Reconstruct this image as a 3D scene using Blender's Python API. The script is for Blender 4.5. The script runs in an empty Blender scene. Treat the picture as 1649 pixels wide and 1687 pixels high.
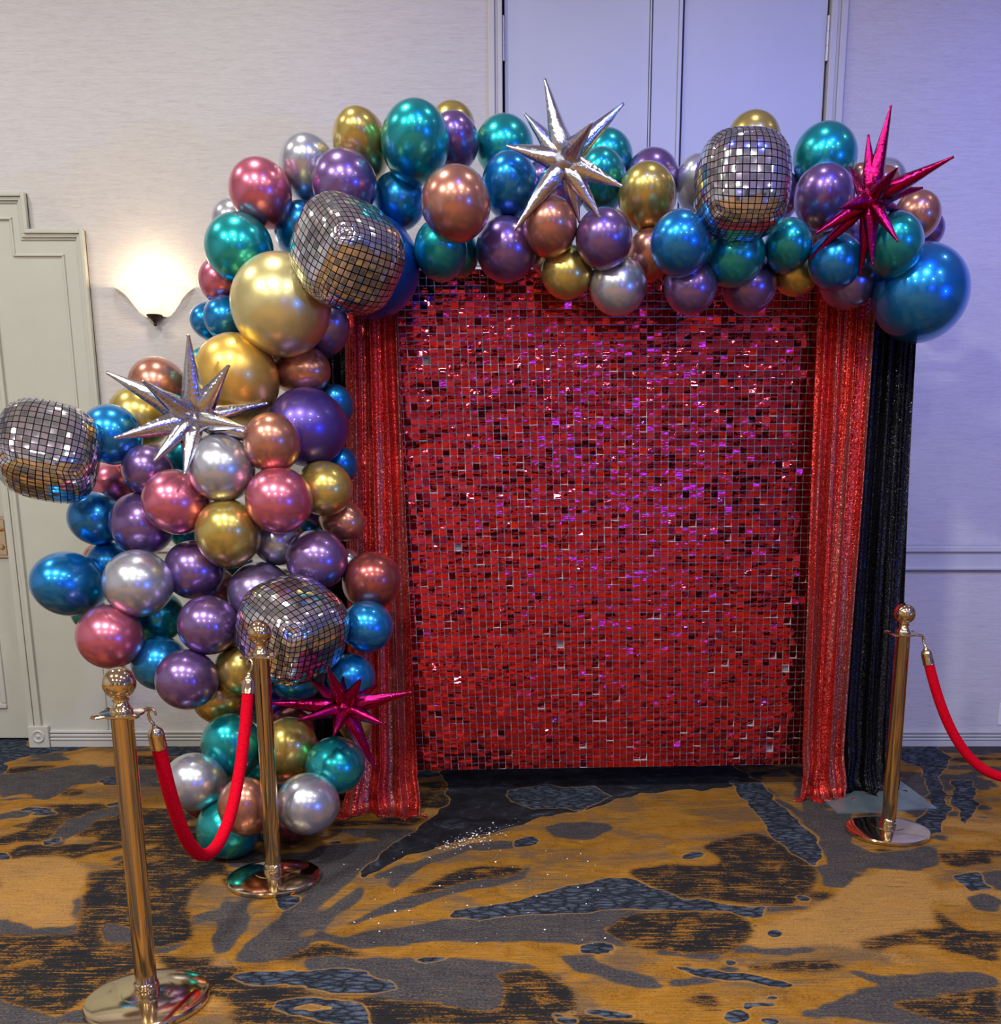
import bpy, bmesh, math, random
import numpy as np
from mathutils import Vector, Matrix, Quaternion

S = bpy.context.scene
COL = S.collection
R = math.radians
RNG = random.Random(7)

# ------------------------------------------------------------------ camera
F, PX, PY, W_, H_ = 1650.0, 880.0, 1150.0, 1649.0, 1687.0
PITCH = R(12.44)
CAMZ = 1.5
cam_d = bpy.data.cameras.new('camera')
cam = bpy.data.objects.new('camera', cam_d)
COL.objects.link(cam)
cam.location = (0, 0, CAMZ)
cam.rotation_euler = (R(90) - PITCH, 0, 0)
cam_d.sensor_fit = 'HORIZONTAL'
cam_d.sensor_width = 36
cam_d.lens = 36 * F / W_
cam_d.shift_x = (W_ / 2 - PX) / W_
cam_d.shift_y = (PY - H_ / 2) / W_
cam_d.clip_start = 0.02
S.camera = cam
CP, SP = math.cos(PITCH), math.sin(PITCH)


def ray(px, py):
    dx, dy = (px - PX) / F, (PY - py) / F
    return (dx, CP + dy * SP, -SP + dy * CP)


def at(px, py, Y):
    """world point on the sight line of a pixel, at distance Y from the camera's wall-parallel plane"""
    d = ray(px, py)
    t = Y / d[1]
    return Vector((d[0] * t, Y, CAMZ + d[2] * t)), t


def on_floor(px, py):
    d = ray(px, py)
    t = -CAMZ / d[2]
    return Vector((d[0] * t, d[1] * t, 0))


# ------------------------------------------------------------------ world, exposure, lights
w = bpy.data.worlds.new('world')
S.world = w
w.use_nodes = True
w.node_tree.nodes['Background'].inputs[0].default_value = (0.5, 0.5, 0.6, 1)
w.node_tree.nodes['Background'].inputs[1].default_value = 0.05
S.view_settings.view_transform = 'Standard'
S.view_settings.look = 'None'
S.view_settings.gamma = 1
S.view_settings.use_curve_mapping = False
S.view_settings.exposure = 0.0
S.cycles.use_denoising = True
S.cycles.caustics_reflective = False
S.cycles.caustics_refractive = False
S.cycles.max_bounces = 8
S.cycles.sample_clamp_indirect = 6

WALL_Y = 5.53
CEIL = 4.6
ROOM_X0, ROOM_X1, ROOM_Y0 = -6.5, 10.5, -6.5


def area_light(name, loc, size, power, col, target=None, shape='DISK', size_y=None, spread=180):
    d = bpy.data.lights.new(name, 'AREA')
    d.shape = shape
    d.size = size
    if size_y:
        d.size_y = size_y
    d.energy = power
    d.color = col
    d.spread = R(spread)
    o = bpy.data.objects.new(name, d)
    COL.objects.link(o)
    o.location = loc
    if target is not None:
        v = Vector(target) - Vector(loc)
        o.rotation_euler = v.to_track_quat('-Z', 'Y').to_euler()
    return o


WARM = (1.0, 0.99, 0.95)
# ceiling downlights of the ballroom, in rows parallel to the wall
for lx, pw in ((-3.4, 32), (-1.3, 24), (0.9, 7), (3.1, 3)):
    area_light('downlight', (lx, 4.0, CEIL - 0.03), 0.22, pw, WARM)
for lx, pw in ((-3.5, 150), (-1.2, 120), (1.1, 72), (3.4, 26)):
    area_light('downlight', (lx, 0.8, CEIL - 0.03), 0.34, pw, WARM)
for lx, pw in ((-3.5, 130), (-0.4, 110), (2.7, 75), (5.8, 40)):
    area_light('downlight', (lx, -3.2, CEIL - 0.03), 0.34, pw, WARM)
# blue party lights: one far off to the side, one wash over the wall, one behind the camera
area_light('blue_uplight', (9.2, -4.2, 0.75), 0.45, 260, (0.02, 0.12, 1.0), (0, 4.5, 1.8))
for lx, pw in ((0.2, 85), (1.7, 150), (3.2, 270), (4.8, 380)):
    d_ = bpy.data.lights.new('blue_wall_wash', 'SPOT')
    d_.energy = pw
    d_.color = (0.05, 0.11, 1.0)
    d_.spot_size = R(64)
    d_.spot_blend = 0.95
    d_.shadow_soft_size = 0.06
    o_ = bpy.data.objects.new('blue_wall_wash', d_)
    COL.objects.link(o_)
    o_.location = (lx, 2.3, 4.45)
    o_.rotation_euler = (Vector((lx - 0.05, 5.53, 2.45)) - Vector(o_.location)).to_track_quat('-Z', 'Y').to_euler()
area_light('violet_stage_light', (2.7, -5.6, 1.75), 0.8, 40, (0.018, 0.03, 1.0), (0.5, 4.6, 1.5), 'RECTANGLE', 0.35)


# ------------------------------------------------------------------ helpers
def tag(o, label=None, cat=None, group=None, kind=None):
    if label:
        o['label'] = label
    if cat:
        o['category'] = cat
    if group:
        o['group'] = group
    if kind:
        o['kind'] = kind
    return o


def empty(name, loc=(0, 0, 0), rot=None):
    o = bpy.data.objects.new(name, None)
    COL.objects.link(o)
    o.location = loc
    o.empty_display_size = 0.05
    if rot:
        o.rotation_euler = rot
    return o


def obj(name, bm, mat=None, parent=None, smooth=False, angle=None):
    me = bpy.data.meshes.new(name)
    bmesh.ops.recalc_face_normals(bm, faces=bm.faces)
    if smooth:
        for f in bm.faces:
            f.smooth = True
        if angle:
            for e in bm.edges:
                if len(e.link_faces) == 2 and e.calc_face_angle(0) > R(angle):
                    e.smooth = False
    bm.to_mesh(me)
    bm.free()
    if mat:
        me.materials.append(mat)
    o = bpy.data.objects.new(name, me)
    COL.objects.link(o)
    if parent:
        o.parent = parent
    return o


def box(bm, x0, x1, y0, y1, z0, z1, bev=0.0):
    r = bmesh.ops.create_cube(bm, size=1)
    for v in r['verts']:
        v.co = Vector(((x0 + x1) / 2 + v.co.x * (x1 - x0), (y0 + y1) / 2 + v.co.y * (y1 - y0), (z0 + z1) / 2 + v.co.z * (z1 - z0)))
    if bev:
        es = set()
        for v in r['verts']:
            es.update(v.link_edges)
        bmesh.ops.bevel(bm, geom=list(es), offset=bev, segments=2, affect='EDGES', profile=0.5)
    return bm


def lathe(bm, prof, n=40, M=None):
    """profile [(radius, z)] about z; M places it"""
    rings = []
    for r, z in prof:
        if r < 1e-6:
            p = Vector((0, 0, z))
            rings.append([bm.verts.new(M @ p if M else p)])
        else:
            ring = []
            for k in range(n):
                a = 2 * math.pi * k / n
                p = Vector((r * math.cos(a), r * math.sin(a), z))
                ring.append(bm.verts.new(M @ p if M else p))
            rings.append(ring)
    for a, b in zip(rings, rings[1:]):
        if len(a) == 1 and len(b) == 1:
            continue
        for k in range(n):
            k2 = (k + 1) % n
            if len(a) == 1:
                bm.faces.new((a[0], b[k], b[k2]))
            elif len(b) == 1:
                bm.faces.new((a[k], a[k2], b[0]))
            else:
                bm.faces.new((a[k], a[k2], b[k2], b[k]))
    return bm


def tube(bm, pts, r, n=12, cap=True):
    pts = [Vector(p) for p in pts]
    up = Vector((0.123, 0.31, 0.94))
    rings = []
    rr = r if hasattr(r, '__len__') else [r] * len(pts)
    prev = None
    for i, p in enumerate(pts):
        t = (pts[min(i + 1, len(pts) - 1)] - pts[max(i - 1, 0)]).normalized()
        if prev is None:
            a = t.cross(up).normalized()
        else:
            a = (prev - t * prev.dot(t)).normalized()
        prev = a
        b = t.cross(a)
        rings.append([bm.verts.new(p + (a * math.cos(2 * math.pi * k / n) + b * math.sin(2 * math.pi * k / n)) * rr[i]) for k in range(n)])
    for A, B in zip(rings, rings[1:]):
        for k in range(n):
            bm.faces.new((A[k], A[(k + 1) % n], B[(k + 1) % n], B[k]))
    if cap:
        bm.faces.new(rings[0])
        bm.faces.new(list(reversed(rings[-1])))
    return bm


# ------------------------------------------------------------------ materials
class NT:
    def __init__(self, name):
        self.m = bpy.data.materials.new(name)
        self.m.use_nodes = True
        self.t = self.m.node_tree
        self.b = self.t.nodes['Principled BSDF']

    def n(self, typ, **kw):
        x = self.t.nodes.new(typ)
        for k, v in kw.items():
            if k in x.bl_rna.properties:
                setattr(x, k, v)
        return x

    def l(self, a, b):
        self.t.links.new(a, b)

    def set(self, **kw):
        names = dict(color='Base Color', metallic='Metallic', rough='Roughness', coat='Coat Weight', coatr='Coat Roughness', trans='Transmission Weight', emis='Emission Color', emiss='Emission Strength', sheen='Sheen Weight', ior='IOR', spec='Specular IOR Level', alpha='Alpha', sss='Subsurface Weight', aniso='Anisotropic')
        for k, v in kw.items():
            if isinstance(v, tuple) and len(v) == 3:
                v = (*v, 1)
            self.b.inputs[names[k]].default_value = v
        return self

    def coords(self, kind='Object', scale=(1, 1, 1)):
        tc = self.n('ShaderNodeTexCoord')
        mp = self.n('ShaderNodeMapping')
        mp.inputs['Scale'].default_value = scale
        self.l(tc.outputs[kind], mp.inputs['Vector'])
        return mp.outputs['Vector']

    def noise(self, vec, scale, detail=4, rough=0.5, dist=0.0):
        x = self.n('ShaderNodeTexNoise')
        x.inputs['Scale'].default_value = scale
        x.inputs['Detail'].default_value = detail
        x.inputs['Roughness'].default_value = rough
        x.inputs['Distortion'].default_value = dist
        if vec is not None:
            self.l(vec, x.inputs['Vector'])
        return x.outputs['Fac']

    def ramp(self, fac, stops):
        x = self.n('ShaderNodeValToRGB')
        e = x.color_ramp.elements
        while len(e) < len(stops):
            e.new(0.5)
        for el, (p, c) in zip(e, stops):
            el.position = p
            el.color = (*c, 1) if len(c) == 3 else c
        self.l(fac, x.inputs['Fac'])
        return x.outputs['Color']

    def math(self, op, a, b=None, c=None, clamp=False):
        x = self.n('ShaderNodeMath', operation=op, use_clamp=clamp)
        for i, v in enumerate((a, b, c)):
            if v is None:
                continue
            if isinstance(v, (int, float)):
                x.inputs[i].default_value = v
            else:
                self.l(v, x.inputs[i])
        return x.outputs[0]

    def mix(self, fac, a, b, mode='MIX'):
        x = self.n('ShaderNodeMix', data_type='RGBA', blend_type=mode)
        for s, v in ((x.inputs[0], fac), (x.inputs[6], a), (x.inputs[7], b)):
            if isinstance(v, (int, float)):
                s.default_value = v
            elif isinstance(v, tuple):
                s.default_value = (*v, 1) if len(v) == 3 else v
            else:
                self.l(v, s)
        return x.outputs[2]

    def bump(self, h, strength=0.3, dist=0.01):
        x = self.n('ShaderNodeBump')
        x.inputs['Strength'].default_value = strength
        x.inputs['Distance'].default_value = dist
        self.l(h, x.inputs['Height'])
        self.l(x.outputs[0], self.b.inputs['Normal'])
        return x

    def color(self, c):
        self.l(c, self.b.inputs['Base Color'])


def simple(name, color, rough=0.5, metallic=0.0, grain=0.06, gscale=30, **kw):
    m = NT(name).set(rough=rough, metallic=metallic, **kw)
    f = m.noise(m.coords(), gscale, 3)
    m.color(m.ramp(f, [(0.3, tuple(c * (1 - grain) for c in color)), (0.7, tuple(min(1, c * (1 + grain)) for c in color))]))
    return m.m


def balloon_mat(name, color, rough=0.27, coat=0.8):
    m = NT(name).set(metallic=0.78, rough=rough, coat=coat, coatr=0.03)
    f = m.noise(m.coords(), 2.2, 2)
    m.color(m.ramp(f, [(0.35, tuple(c * 0.93 for c in color)), (0.65, tuple(min(1, c * 1.05) for c in color))]))
    return m.m


BAL = {
    'teal': balloon_mat('chrome_teal', (0.008, 0.43, 0.45)),
    'blue': balloon_mat('chrome_blue', (0.010, 0.26, 0.66)),
    'purple': balloon_mat('chrome_purple', (0.25, 0.145, 0.38)),
    'mauve': balloon_mat('chrome_mauve', (0.32, 0.24, 0.48)),
    'pink': balloon_mat('chrome_pink', (0.72, 0.18, 0.27)),
    'gold': balloon_mat('chrome_gold', (0.64, 0.49, 0.12)),
    'silver': balloon_mat('chrome_silver', (0.58, 0.60, 0.66)),
    'copper': balloon_mat('chrome_copper', (0.60, 0.26, 0.175)),
    'burgundy': balloon_mat('chrome_burgundy', (0.42, 0.10, 0.09), 0.26),
    'palegold': balloon_mat('satin_pale_gold', (0.80, 0.70, 0.30), 0.32, 0.5),
    'amber': balloon_mat('satin_amber_gold', (0.92, 0.58, 0.12), 0.34, 0.5),
    'indigo': balloon_mat('satin_indigo', (0.13, 0.08, 0.40), 0.34, 0.5),
    'cobalt': balloon_mat('satin_cobalt', (0.005, 0.10, 0.50), 0.34, 0.4),
    'lavender': balloon_mat('satin_lavender', (0.36, 0.30, 0.52), 0.3, 0.5),
}


def wallpaper():
    m = NT('grasscloth_wallpaper').set(rough=0.75, spec=0.3)
    v = m.coords('Object', (3.4, 1.0, 36))
    f = m.noise(v, 2.2, 5, 0.6)
    v2 = m.coords('Object', (11, 1, 150))
    g = m.noise(v2, 3.0, 3, 0.6)
    base = m.ramp(f, [(0.3, (0.50, 0.48, 0.455)), (0.5, (0.565, 0.55, 0.525)), (0.72, (0.60, 0.585, 0.56))])
    base = m.mix(0.3, base, m.ramp(g, [(0.25, (0.40, 0.36, 0.33)), (0.6, (0.68, 0.64, 0.61))]))
    m.color(base)
    m.bump(m.math('ADD', f, g), 0.25, 0.004)
    return m.m


M_WALL = wallpaper()
M_PANEL = simple('warm_grey_paint', (0.50, 0.505, 0.43), 0.45, gscale=6, grain=0.03)
M_TRIM = simple('trim_paint', (0.54, 0.53, 0.48), 0.4, gscale=8, grain=0.03)
M_DOOR = simple('door_paint', (0.52, 0.54, 0.60), 0.45, gscale=4, grain=0.02)
M_GROOVE = simple('dark_gap', (0.03, 0.03, 0.04), 0.8)
M_HINGE = simple('painted_hinge', (0.5, 0.5, 0.52), 0.35, 0.5)
M_CEIL = simple('ceiling_paint', (0.72, 0.71, 0.69), 0.8)
M_FAR = simple('far_wall_paint', (0.42, 0.40, 0.38), 0.7, gscale=1.5, grain=0.15)
M_BRASS = simple('polished_brass', (0.78, 0.64, 0.40), 0.10, 1.0, grain=0.04, gscale=12)
M_BRASSP = simple('polished_pole_brass', (0.66, 0.53, 0.34), 0.12, 1.0, grain=0.05, gscale=12)
M_STEEL = simple('painted_steel_plate', (0.17, 0.23, 0.26), 0.35, 0.3)
M_POLE = simple('aluminium_pole', (0.5, 0.5, 0.52), 0.35, 1.0)
M_PLASTIC = simple('white_plastic', (0.75, 0.74, 0.76), 0.35)
M_BRONZE = simple('dark_bronze', (0.06, 0.04, 0.03), 0.4, 0.7)


def velvet():
    m = NT('red_velvet').set(rough=0.9, spec=0.08)
    f = m.noise(m.coords(), 140, 3)
    m.color(m.ramp(f, [(0.3, (0.52, 0.0, 0.010)), (0.7, (0.74, 0.002, 0.020))]))
    m.bump(f, 0.3, 0.002)
    return m.m


M_VELVET = velvet()


def carpet():
    m = NT('patterned_carpet').set(rough=0.95, spec=0.15)
    at1 = m.n('ShaderNodeAttribute', attribute_name='pat_a')
    at2 = m.n('ShaderNodeAttribute', attribute_name='pat_b')
    s1 = m.n('ShaderNodeSeparateColor')
    m.l(at1.outputs['Color'], s1.inputs[0])
    s2 = m.n('ShaderNodeSeparateColor')
    m.l(at2.outputs['Color'], s2.inputs[0])
    P = m.coords('Object', (1, 1, 1))
    streak = m.noise(m.coords('Object', (7, 95, 1)), 1.0, 5, 0.65)
    streak2 = m.noise(m.coords('Object', (4.5, 60, 1)), 1.7, 4, 0.6)
    fine = m.noise(P, 110, 4, 0.7)
    mid = m.noise(P, 9, 6, 0.68, 0.6)
    big = m.noise(m.coords('Object', (1, 2.0, 1)), 2.4, 5, 0.6, 0.8)

    def edge(mask, k=0.35, soft=0.05, src=fine):
        x = m.math('ADD', mask, m.math('MULTIPLY', m.math('SUBTRACT', src, 0.5), k))
        return m.math('MULTIPLY', m.math('SUBTRACT', x, 0.5 - soft), 1 / (2 * soft), clamp=True)

    # ground: ochre mottled with tan and brown grey
    orange = m.ramp(m.math('ADD', m.math('MULTIPLY', fine, 0.5), m.math('MULTIPLY', mid, 0.5)), [(0.34, (0.13, 0.055, 0.007)), (0.5, (0.33, 0.145, 0.016)), (0.64, (0.44, 0.21, 0.036))])
    brown = m.ramp(fine, [(0.3, (0.065, 0.048, 0.036)), (0.7, (0.19, 0.125, 0.075))])
    wash = m.math('MULTIPLY', m.math('SUBTRACT', m.math('ADD', m.math('MULTIPLY', big, 0.55), m.math('ADD', m.math('MULTIPLY', streak, 0.25), m.math('MULTIPLY', mid, 0.2))), 0.475), 12, clamp=True)
    base = m.mix(m.math('MULTIPLY', wash, 0.8), orange, brown)
    flecks = m.math('ADD', m.math('MULTIPLY', fine, 0.5), m.math('ADD', m.math('MULTIPLY', streak2, 0.3), m.math('MULTIPLY', mid, 0.2)))
    # scattered black streaks on the ochre
    tan = m.ramp(fine, [(0.3, (0.27, 0.130, 0.030)), (0.7, (0.52, 0.28, 0.09))])
    base = m.mix(m.math('MULTIPLY', edge(s2.outputs[0], 2.4, 0.3, flecks), 0.8), base, tan)
    grey = m.ramp(m.math('ADD', m.math('MULTIPLY', fine, 0.62), m.math('ADD', m.math('MULTIPLY', streak2, 0.2), m.math('MULTIPLY', mid, 0.18))), [(0.36, (0.014, 0.014, 0.018)), (0.5, (0.058, 0.054, 0.060)), (0.57, (0.095, 0.078, 0.070)), (0.62, (0.22, 0.11, 0.03))])
    # dark threads breaking up the ochre
    thr = m.math('MULTIPLY', m.math('SUBTRACT', flecks, 0.545), 16, clamp=True)
    base = m.mix(m.math('MULTIPLY', thr, 0.85), base, (0.035, 0.026, 0.022))
    base = m.mix(edge(s1.outputs[1], 2.6, 0.10, flecks), base, grey)
    # black with ochre streaks showing through
    blk = m.ramp(m.math('ADD', m.math('MULTIPLY', streak, 0.42), m.math('ADD', m.math('MULTIPLY', mid, 0.33), m.math('MULTIPLY', fine, 0.25))), [(0.38, (0.010, 0.011, 0.014)), (0.515, (0.018, 0.017, 0.018)), (0.55, (0.22, 0.095, 0.014)), (0.68, (0.36, 0.16, 0.03))])
    base = m.mix(edge(s1.outputs[2], 3.2, 0.16, flecks), base, blk)
    # navy with snake-skin cells
    vor = m.n('ShaderNodeTexVoronoi', feature='DISTANCE_TO_EDGE')
    vor.inputs['Scale'].default_value = 1.0
    m.l(m.coords('Object', (17, 42, 1)), vor.inputs['Vector'])
    cell = m.math('MULTIPLY', m.math('ADD', vor.outputs['Distance'], m.math('MULTIPLY', m.math('SUBTRACT', fine, 0.5), 0.35)), 3.2, clamp=True)
    navy = m.mix(cell, (0.008, 0.010, 0.016), m.ramp(m.math('ADD', m.math('MULTIPLY', mid, 0.6), m.math('MULTIPLY', fine, 0.4)), [(0.3, (0.025, 0.033, 0.05)), (0.7, (0.13, 0.16, 0.23))]))
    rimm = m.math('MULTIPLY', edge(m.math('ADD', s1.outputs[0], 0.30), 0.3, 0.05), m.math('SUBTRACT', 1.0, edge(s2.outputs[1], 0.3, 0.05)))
    base = m.mix(m.math('MULTIPLY', rimm, 0.4), base, tan)
    base = m.mix(edge(s1.outputs[0], 0.3, 0.05), base, navy)
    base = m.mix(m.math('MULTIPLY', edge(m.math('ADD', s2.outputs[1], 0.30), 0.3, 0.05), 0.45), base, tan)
    shaded_navy = m.ramp(m.math('ADD', m.math('MULTIPLY', mid, 0.7), m.math('MULTIPLY', fine, 0.3)), [(0.42, (0.007, 0.008, 0.011)), (0.56, (0.020, 0.022, 0.030)), (0.68, (0.10, 0.12, 0.17))])  # near-black navy, with the shade below the backdrop painted in
    base = m.mix(edge(s2.outputs[1], 0.3, 0.05), base, shaded_navy)
    thread = m.noise(m.coords('Object', (9, 260, 1)), 1.0, 3, 0.6)
    base = m.mix(1.0, base, m.ramp(thread, [(0.3, (0.72, 0.72, 0.72)), (0.7, (1.2, 1.2, 1.2))]), 'MULTIPLY')
    m.color(base)
    m.bump(m.math('ADD', fine, m.math('MULTIPLY', streak, 0.4)), 0.5, 0.006)
    return m.m


M_CARPET = carpet()


def sequin_cloth(name, dark, light, sparkle, amount=0.54, dull=None):
    m = NT(name).set(metallic=0.7, rough=0.32)
    v = m.coords('Object', (1, 1, 1))
    vor = m.n('ShaderNodeTexVoronoi', feature='F1')
    vor.inputs['Scale'].default_value = 260
    m.l(v, vor.inputs['Vector'])
    sep = m.n('ShaderNodeSeparateColor')
    m.l(vor.outputs['Color'], sep.inputs[0])
    col = m.ramp(sep.outputs[0], [(0.0, dark), (amount, light), (1.0, sparkle)])
    # bands where the sequins lie flipped and the net shows
    band = m.noise(m.coords('Object', (34, 1, 0.8)), 1.0, 2, 0.5)
    bk = m.math('MULTIPLY', m.math('SUBTRACT', band, 0.48), 12, clamp=True)
    if dull:
        col = m.mix(m.math('MULTIPLY', bk, 0.85), col, m.ramp(sep.outputs[2], [(0.2, tuple(c * 0.6 for c in dull)), (0.9, dull)]))
    m.color(col)
    m.l(m.math('MULTIPLY_ADD', sep.outputs[1], 0.35, 0.16), m.b.inputs['Roughness'])
    # each sequin lies at its own slant
    nm = m.n('ShaderNodeVectorMath', operation='SUBTRACT')
    m.l(vor.outputs['Color'], nm.inputs[0])
    nm.inputs[1].default_value = (0.5, 0.5, 0.5)
    sc = m.n('ShaderNodeVectorMath', operation='SCALE')
    m.l(nm.outputs[0], sc.inputs[0])
    sc.inputs['Scale'].default_value = 0.55
    geo = m.n('ShaderNodeNewGeometry')
    ad = m.n('ShaderNodeVectorMath', operation='ADD')
    m.l(geo.outputs['Normal'], ad.inputs[0])
    m.l(sc.outputs[0], ad.inputs[1])
    no = m.n('ShaderNodeVectorMath', operation='NORMALIZE')
    m.l(ad.outputs[0], no.inputs[0])
    m.l(no.outputs[0], m.b.inputs['Normal'])
    return m.m


M_REDSEQ = sequin_cloth('red_sequin_fabric', (0.30, 0.006, 0.008), (0.70, 0.024, 0.020), (0.90, 0.14, 0.09), 0.6, (0.46, 0.15, 0.14))
M_BLKSEQ = sequin_cloth('black_sequin_fabric', (0.006, 0.006, 0.008), (0.010, 0.010, 0.014), (0.05, 0.05, 0.065), 0.9, (0.035, 0.035, 0.045))


def tile_mat():
    m = NT('red_mirror_foil').set(metallic=1.0, rough=0.05)
    f = m.noise(m.coords('Object', (9, 9, 46)), 2.0, 1, 0.5)
    m.color(m.ramp(f, [(0.3, (0.78, 0.030, 0.055)), (0.7, (0.90, 0.065, 0.085))]))
    m.bump(f, 0.16, 0.006)
    return m.m


M_TILE = tile_mat()
M_BACK = simple('clear_plastic_grid', (0.70, 0.60, 0.64), 0.4, gscale=20, grain=0.05)
M_PIN = simple('tile_pin', (0.75, 0.35, 0.36), 0.3)


def disco():
    m = NT('mirror_tile_foil').set(metallic=0.95, rough=0.08)
    uv = m.n('ShaderNodeUVMap', uv_map='UVMap')
    sc = m.n('ShaderNodeVectorMath', operation='SCALE')
    m.l(uv.outputs[0], sc.inputs[0])
    sc.inputs['Scale'].default_value = 13.0
    fr = m.n('ShaderNodeVectorMath', operation='FRACTION')
    m.l(sc.outputs[0], fr.inputs[0])
    fl = m.n('ShaderNodeVectorMath', operation='FLOOR')
    m.l(sc.outputs[0], fl.inputs[0])
    sx = m.n('ShaderNodeSeparateXYZ')
    m.l(fr.outputs[0], sx.inputs[0])

    def dist(c):
        return m.math('SUBTRACT', 0.5, m.math('ABSOLUTE', m.math('SUBTRACT', c, 0.5)))

    d = m.math('MINIMUM', dist(sx.outputs[0]), dist(sx.outputs[1]))
    line = m.math('GREATER_THAN', d, 0.075)
    rim = m.math('GREATER_THAN', d, 0.17)
    wn = m.n('ShaderNodeTexWhiteNoise', noise_dimensions='2D')
    m.l(fl.outputs[0], wn.inputs['Vector'])
    silver = m.ramp(wn.outputs['Value'], [(0.0, (0.46, 0.48, 0.53)), (0.5, (0.80, 0.82, 0.87)), (1.0, (0.98, 0.98, 1.0))])
    holo = m.n('ShaderNodeHueSaturation')
    holo.inputs['Saturation'].default_value = 1.0
    col = m.mix(rim, (0.80, 0.79, 0.82), silver)
    tint = m.mix(0.10, col, wn.outputs['Color'])
    m.color(m.mix(line, (0.006, 0.006, 0.008), tint))
    m.l(m.math('MULTIPLY_ADD', line, -0.35, 0.45), m.b.inputs['Roughness'])
    nm = m.n('ShaderNodeVectorMath', operation='SUBTRACT')
    m.l(wn.outputs['Color'], nm.inputs[0])
    nm.inputs[1].default_value = (0.5, 0.5, 0.5)
    s2 = m.n('ShaderNodeVectorMath', operation='SCALE')
    m.l(nm.outputs[0], s2.inputs[0])
    s2.inputs['Scale'].default_value = 0.2
    geo = m.n('ShaderNodeNewGeometry')
    ad = m.n('ShaderNodeVectorMath', operation='ADD')
    m.l(geo.outputs['Normal'], ad.inputs[0])
    m.l(s2.outputs[0], ad.inputs[1])
    no = m.n('ShaderNodeVectorMath', operation='NORMALIZE')
    m.l(ad.outputs[0], no.inputs[0])
    m.l(no.outputs[0], m.b.inputs['Normal'])
    return m.m


M_DISCO = disco()


def foil(name, c, rough=0.1):
    m = NT(name).set(metallic=1.0, rough=rough)
    f = m.noise(m.coords('Object', (1, 1, 1)), 26, 3, 0.6, 0.4)
    m.color(m.ramp(f, [(0.3, tuple(x * 0.9 for x in c)), (0.7, c)]))
    m.bump(f, 0.35, 0.006)
    return m.m


M_FOILS = foil('silver_foil', (0.76, 0.78, 0.84), 0.06)
M_FOILM = foil('magenta_foil', (0.46, 0.010, 0.12))

# ------------------------------------------------------------------ structure: floor
polys = []   # (class, points as pixel pairs on the carpet)


def poly5(c, *pts):
    polys.append((c, [(500 + x / 1.435, 1220 + y / 1.435) for x, y in pts]))


def poly6(c, *pts):
    polys.append((c, [(x / 2.748, 1200 + y / 2.748) for x, y in pts]))


# classes: O ochre, N navy, G grey, B black streaked, T tan, K navy darkened for the shade under the shimmer wall
poly5('G', (1190, 165), (1300, 165), (1290, 240), (1340, 262), (1500, 250), (1490, 300), (1400, 305), (1300, 300), (1230, 285), (1215, 230))
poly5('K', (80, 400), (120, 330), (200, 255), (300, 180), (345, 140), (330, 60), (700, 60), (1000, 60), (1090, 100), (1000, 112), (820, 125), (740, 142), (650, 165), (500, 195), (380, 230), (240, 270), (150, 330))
poly5('N', (480, 112), (560, 104), (690, 108), (735, 135), (650, 162), (540, 160), (490, 140))
poly5('O', (0, 400), (60, 392), (120, 352), (150, 327), (240, 272), (420, 226), (560, 180), (720, 150), (800, 125), (1010, 115), (1050, 150), (1095, 195), (1085, 215), (1160, 260), (1200, 300), (1220, 310), (1230, 340), (1190, 370), (1100, 397), (880, 402), (760, 402), (600, 410), (430, 420), (330, 420), (230, 432), (130, 452), (85, 456), (20, 450), (0, 450))
poly5('G', (170, 318), (270, 280), (400, 242), (540, 226), (556, 240), (480, 252), (400, 257), (300, 287), (262, 312), (232, 332), (216, 352), (198, 340), (215, 322), (180, 326))
poly5('G', (80, 440), (140, 418), (230, 370), (320, 325), (400, 295), (500, 288), (542, 305), (520, 326), (440, 341), (340, 366), (260, 392), (180, 414), (120, 436))
poly5('B', (230, 368), (320, 325), (400, 297), (500, 290), (530, 305), (500, 318), (400, 330), (320, 352))
poly5('G', (560, 205), (640, 190), (720, 195), (730, 210), (660, 235), (590, 230))
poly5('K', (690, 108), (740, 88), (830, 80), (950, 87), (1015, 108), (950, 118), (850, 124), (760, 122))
poly5('N', (1010, 100), (1085, 100), (1140, 160), (1200, 220), (1222, 250), (1207, 297), (1180, 292), (1130, 262), (1095, 226), (1090, 195), (1050, 150))
poly5('G', (1090, 85), (1200, 90), (1180, 130), (1240, 200), (1210, 220), (1150, 160))
poly5('O', (1090, 80), (1130, 72), (1170, 90), (1160, 110), (1190, 170), (1150, 150), (1110, 110))
poly5('B', (935, 252), (1000, 226), (1060, 220), (1110, 235), (1150, 265), (1210, 300), (1212, 340), (1150, 392), (1000, 382), (880, 372), (800, 335), (765, 312), (850, 294), (950, 300), (985, 290))
poly5('N', (345, 417), (360, 402), (420, 392), (540, 370), (600, 350), (700, 328), (765, 328), (830, 350), (900, 375), (1000, 390), (1105, 395), (1080, 417), (1000, 421), (880, 402), (760, 402), (600, 410), (430, 420))
poly5('G', (50, 472), (150, 452), (330, 422), (600, 410), (760, 404), (900, 404), (1030, 422), (1066, 450), (1045, 502), (900, 502), (780, 480), (650, 482), (400, 472), (230, 480), (120, 492))
poly5('B', (710, 445), (790, 412), (900, 404), (1010, 406), (1066, 430), (1062, 470), (1020, 507), (800, 497), (720, 462))
poly5('B', (0, 470), (60, 478), (60, 500), (0, 510))
poly5('G', (0, 510), (150, 510), (300, 512), (480, 520), (600, 570), (650, 600), (642, 640), (560, 652), (450, 642), (300, 622), (150, 602), (0, 592))
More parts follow.
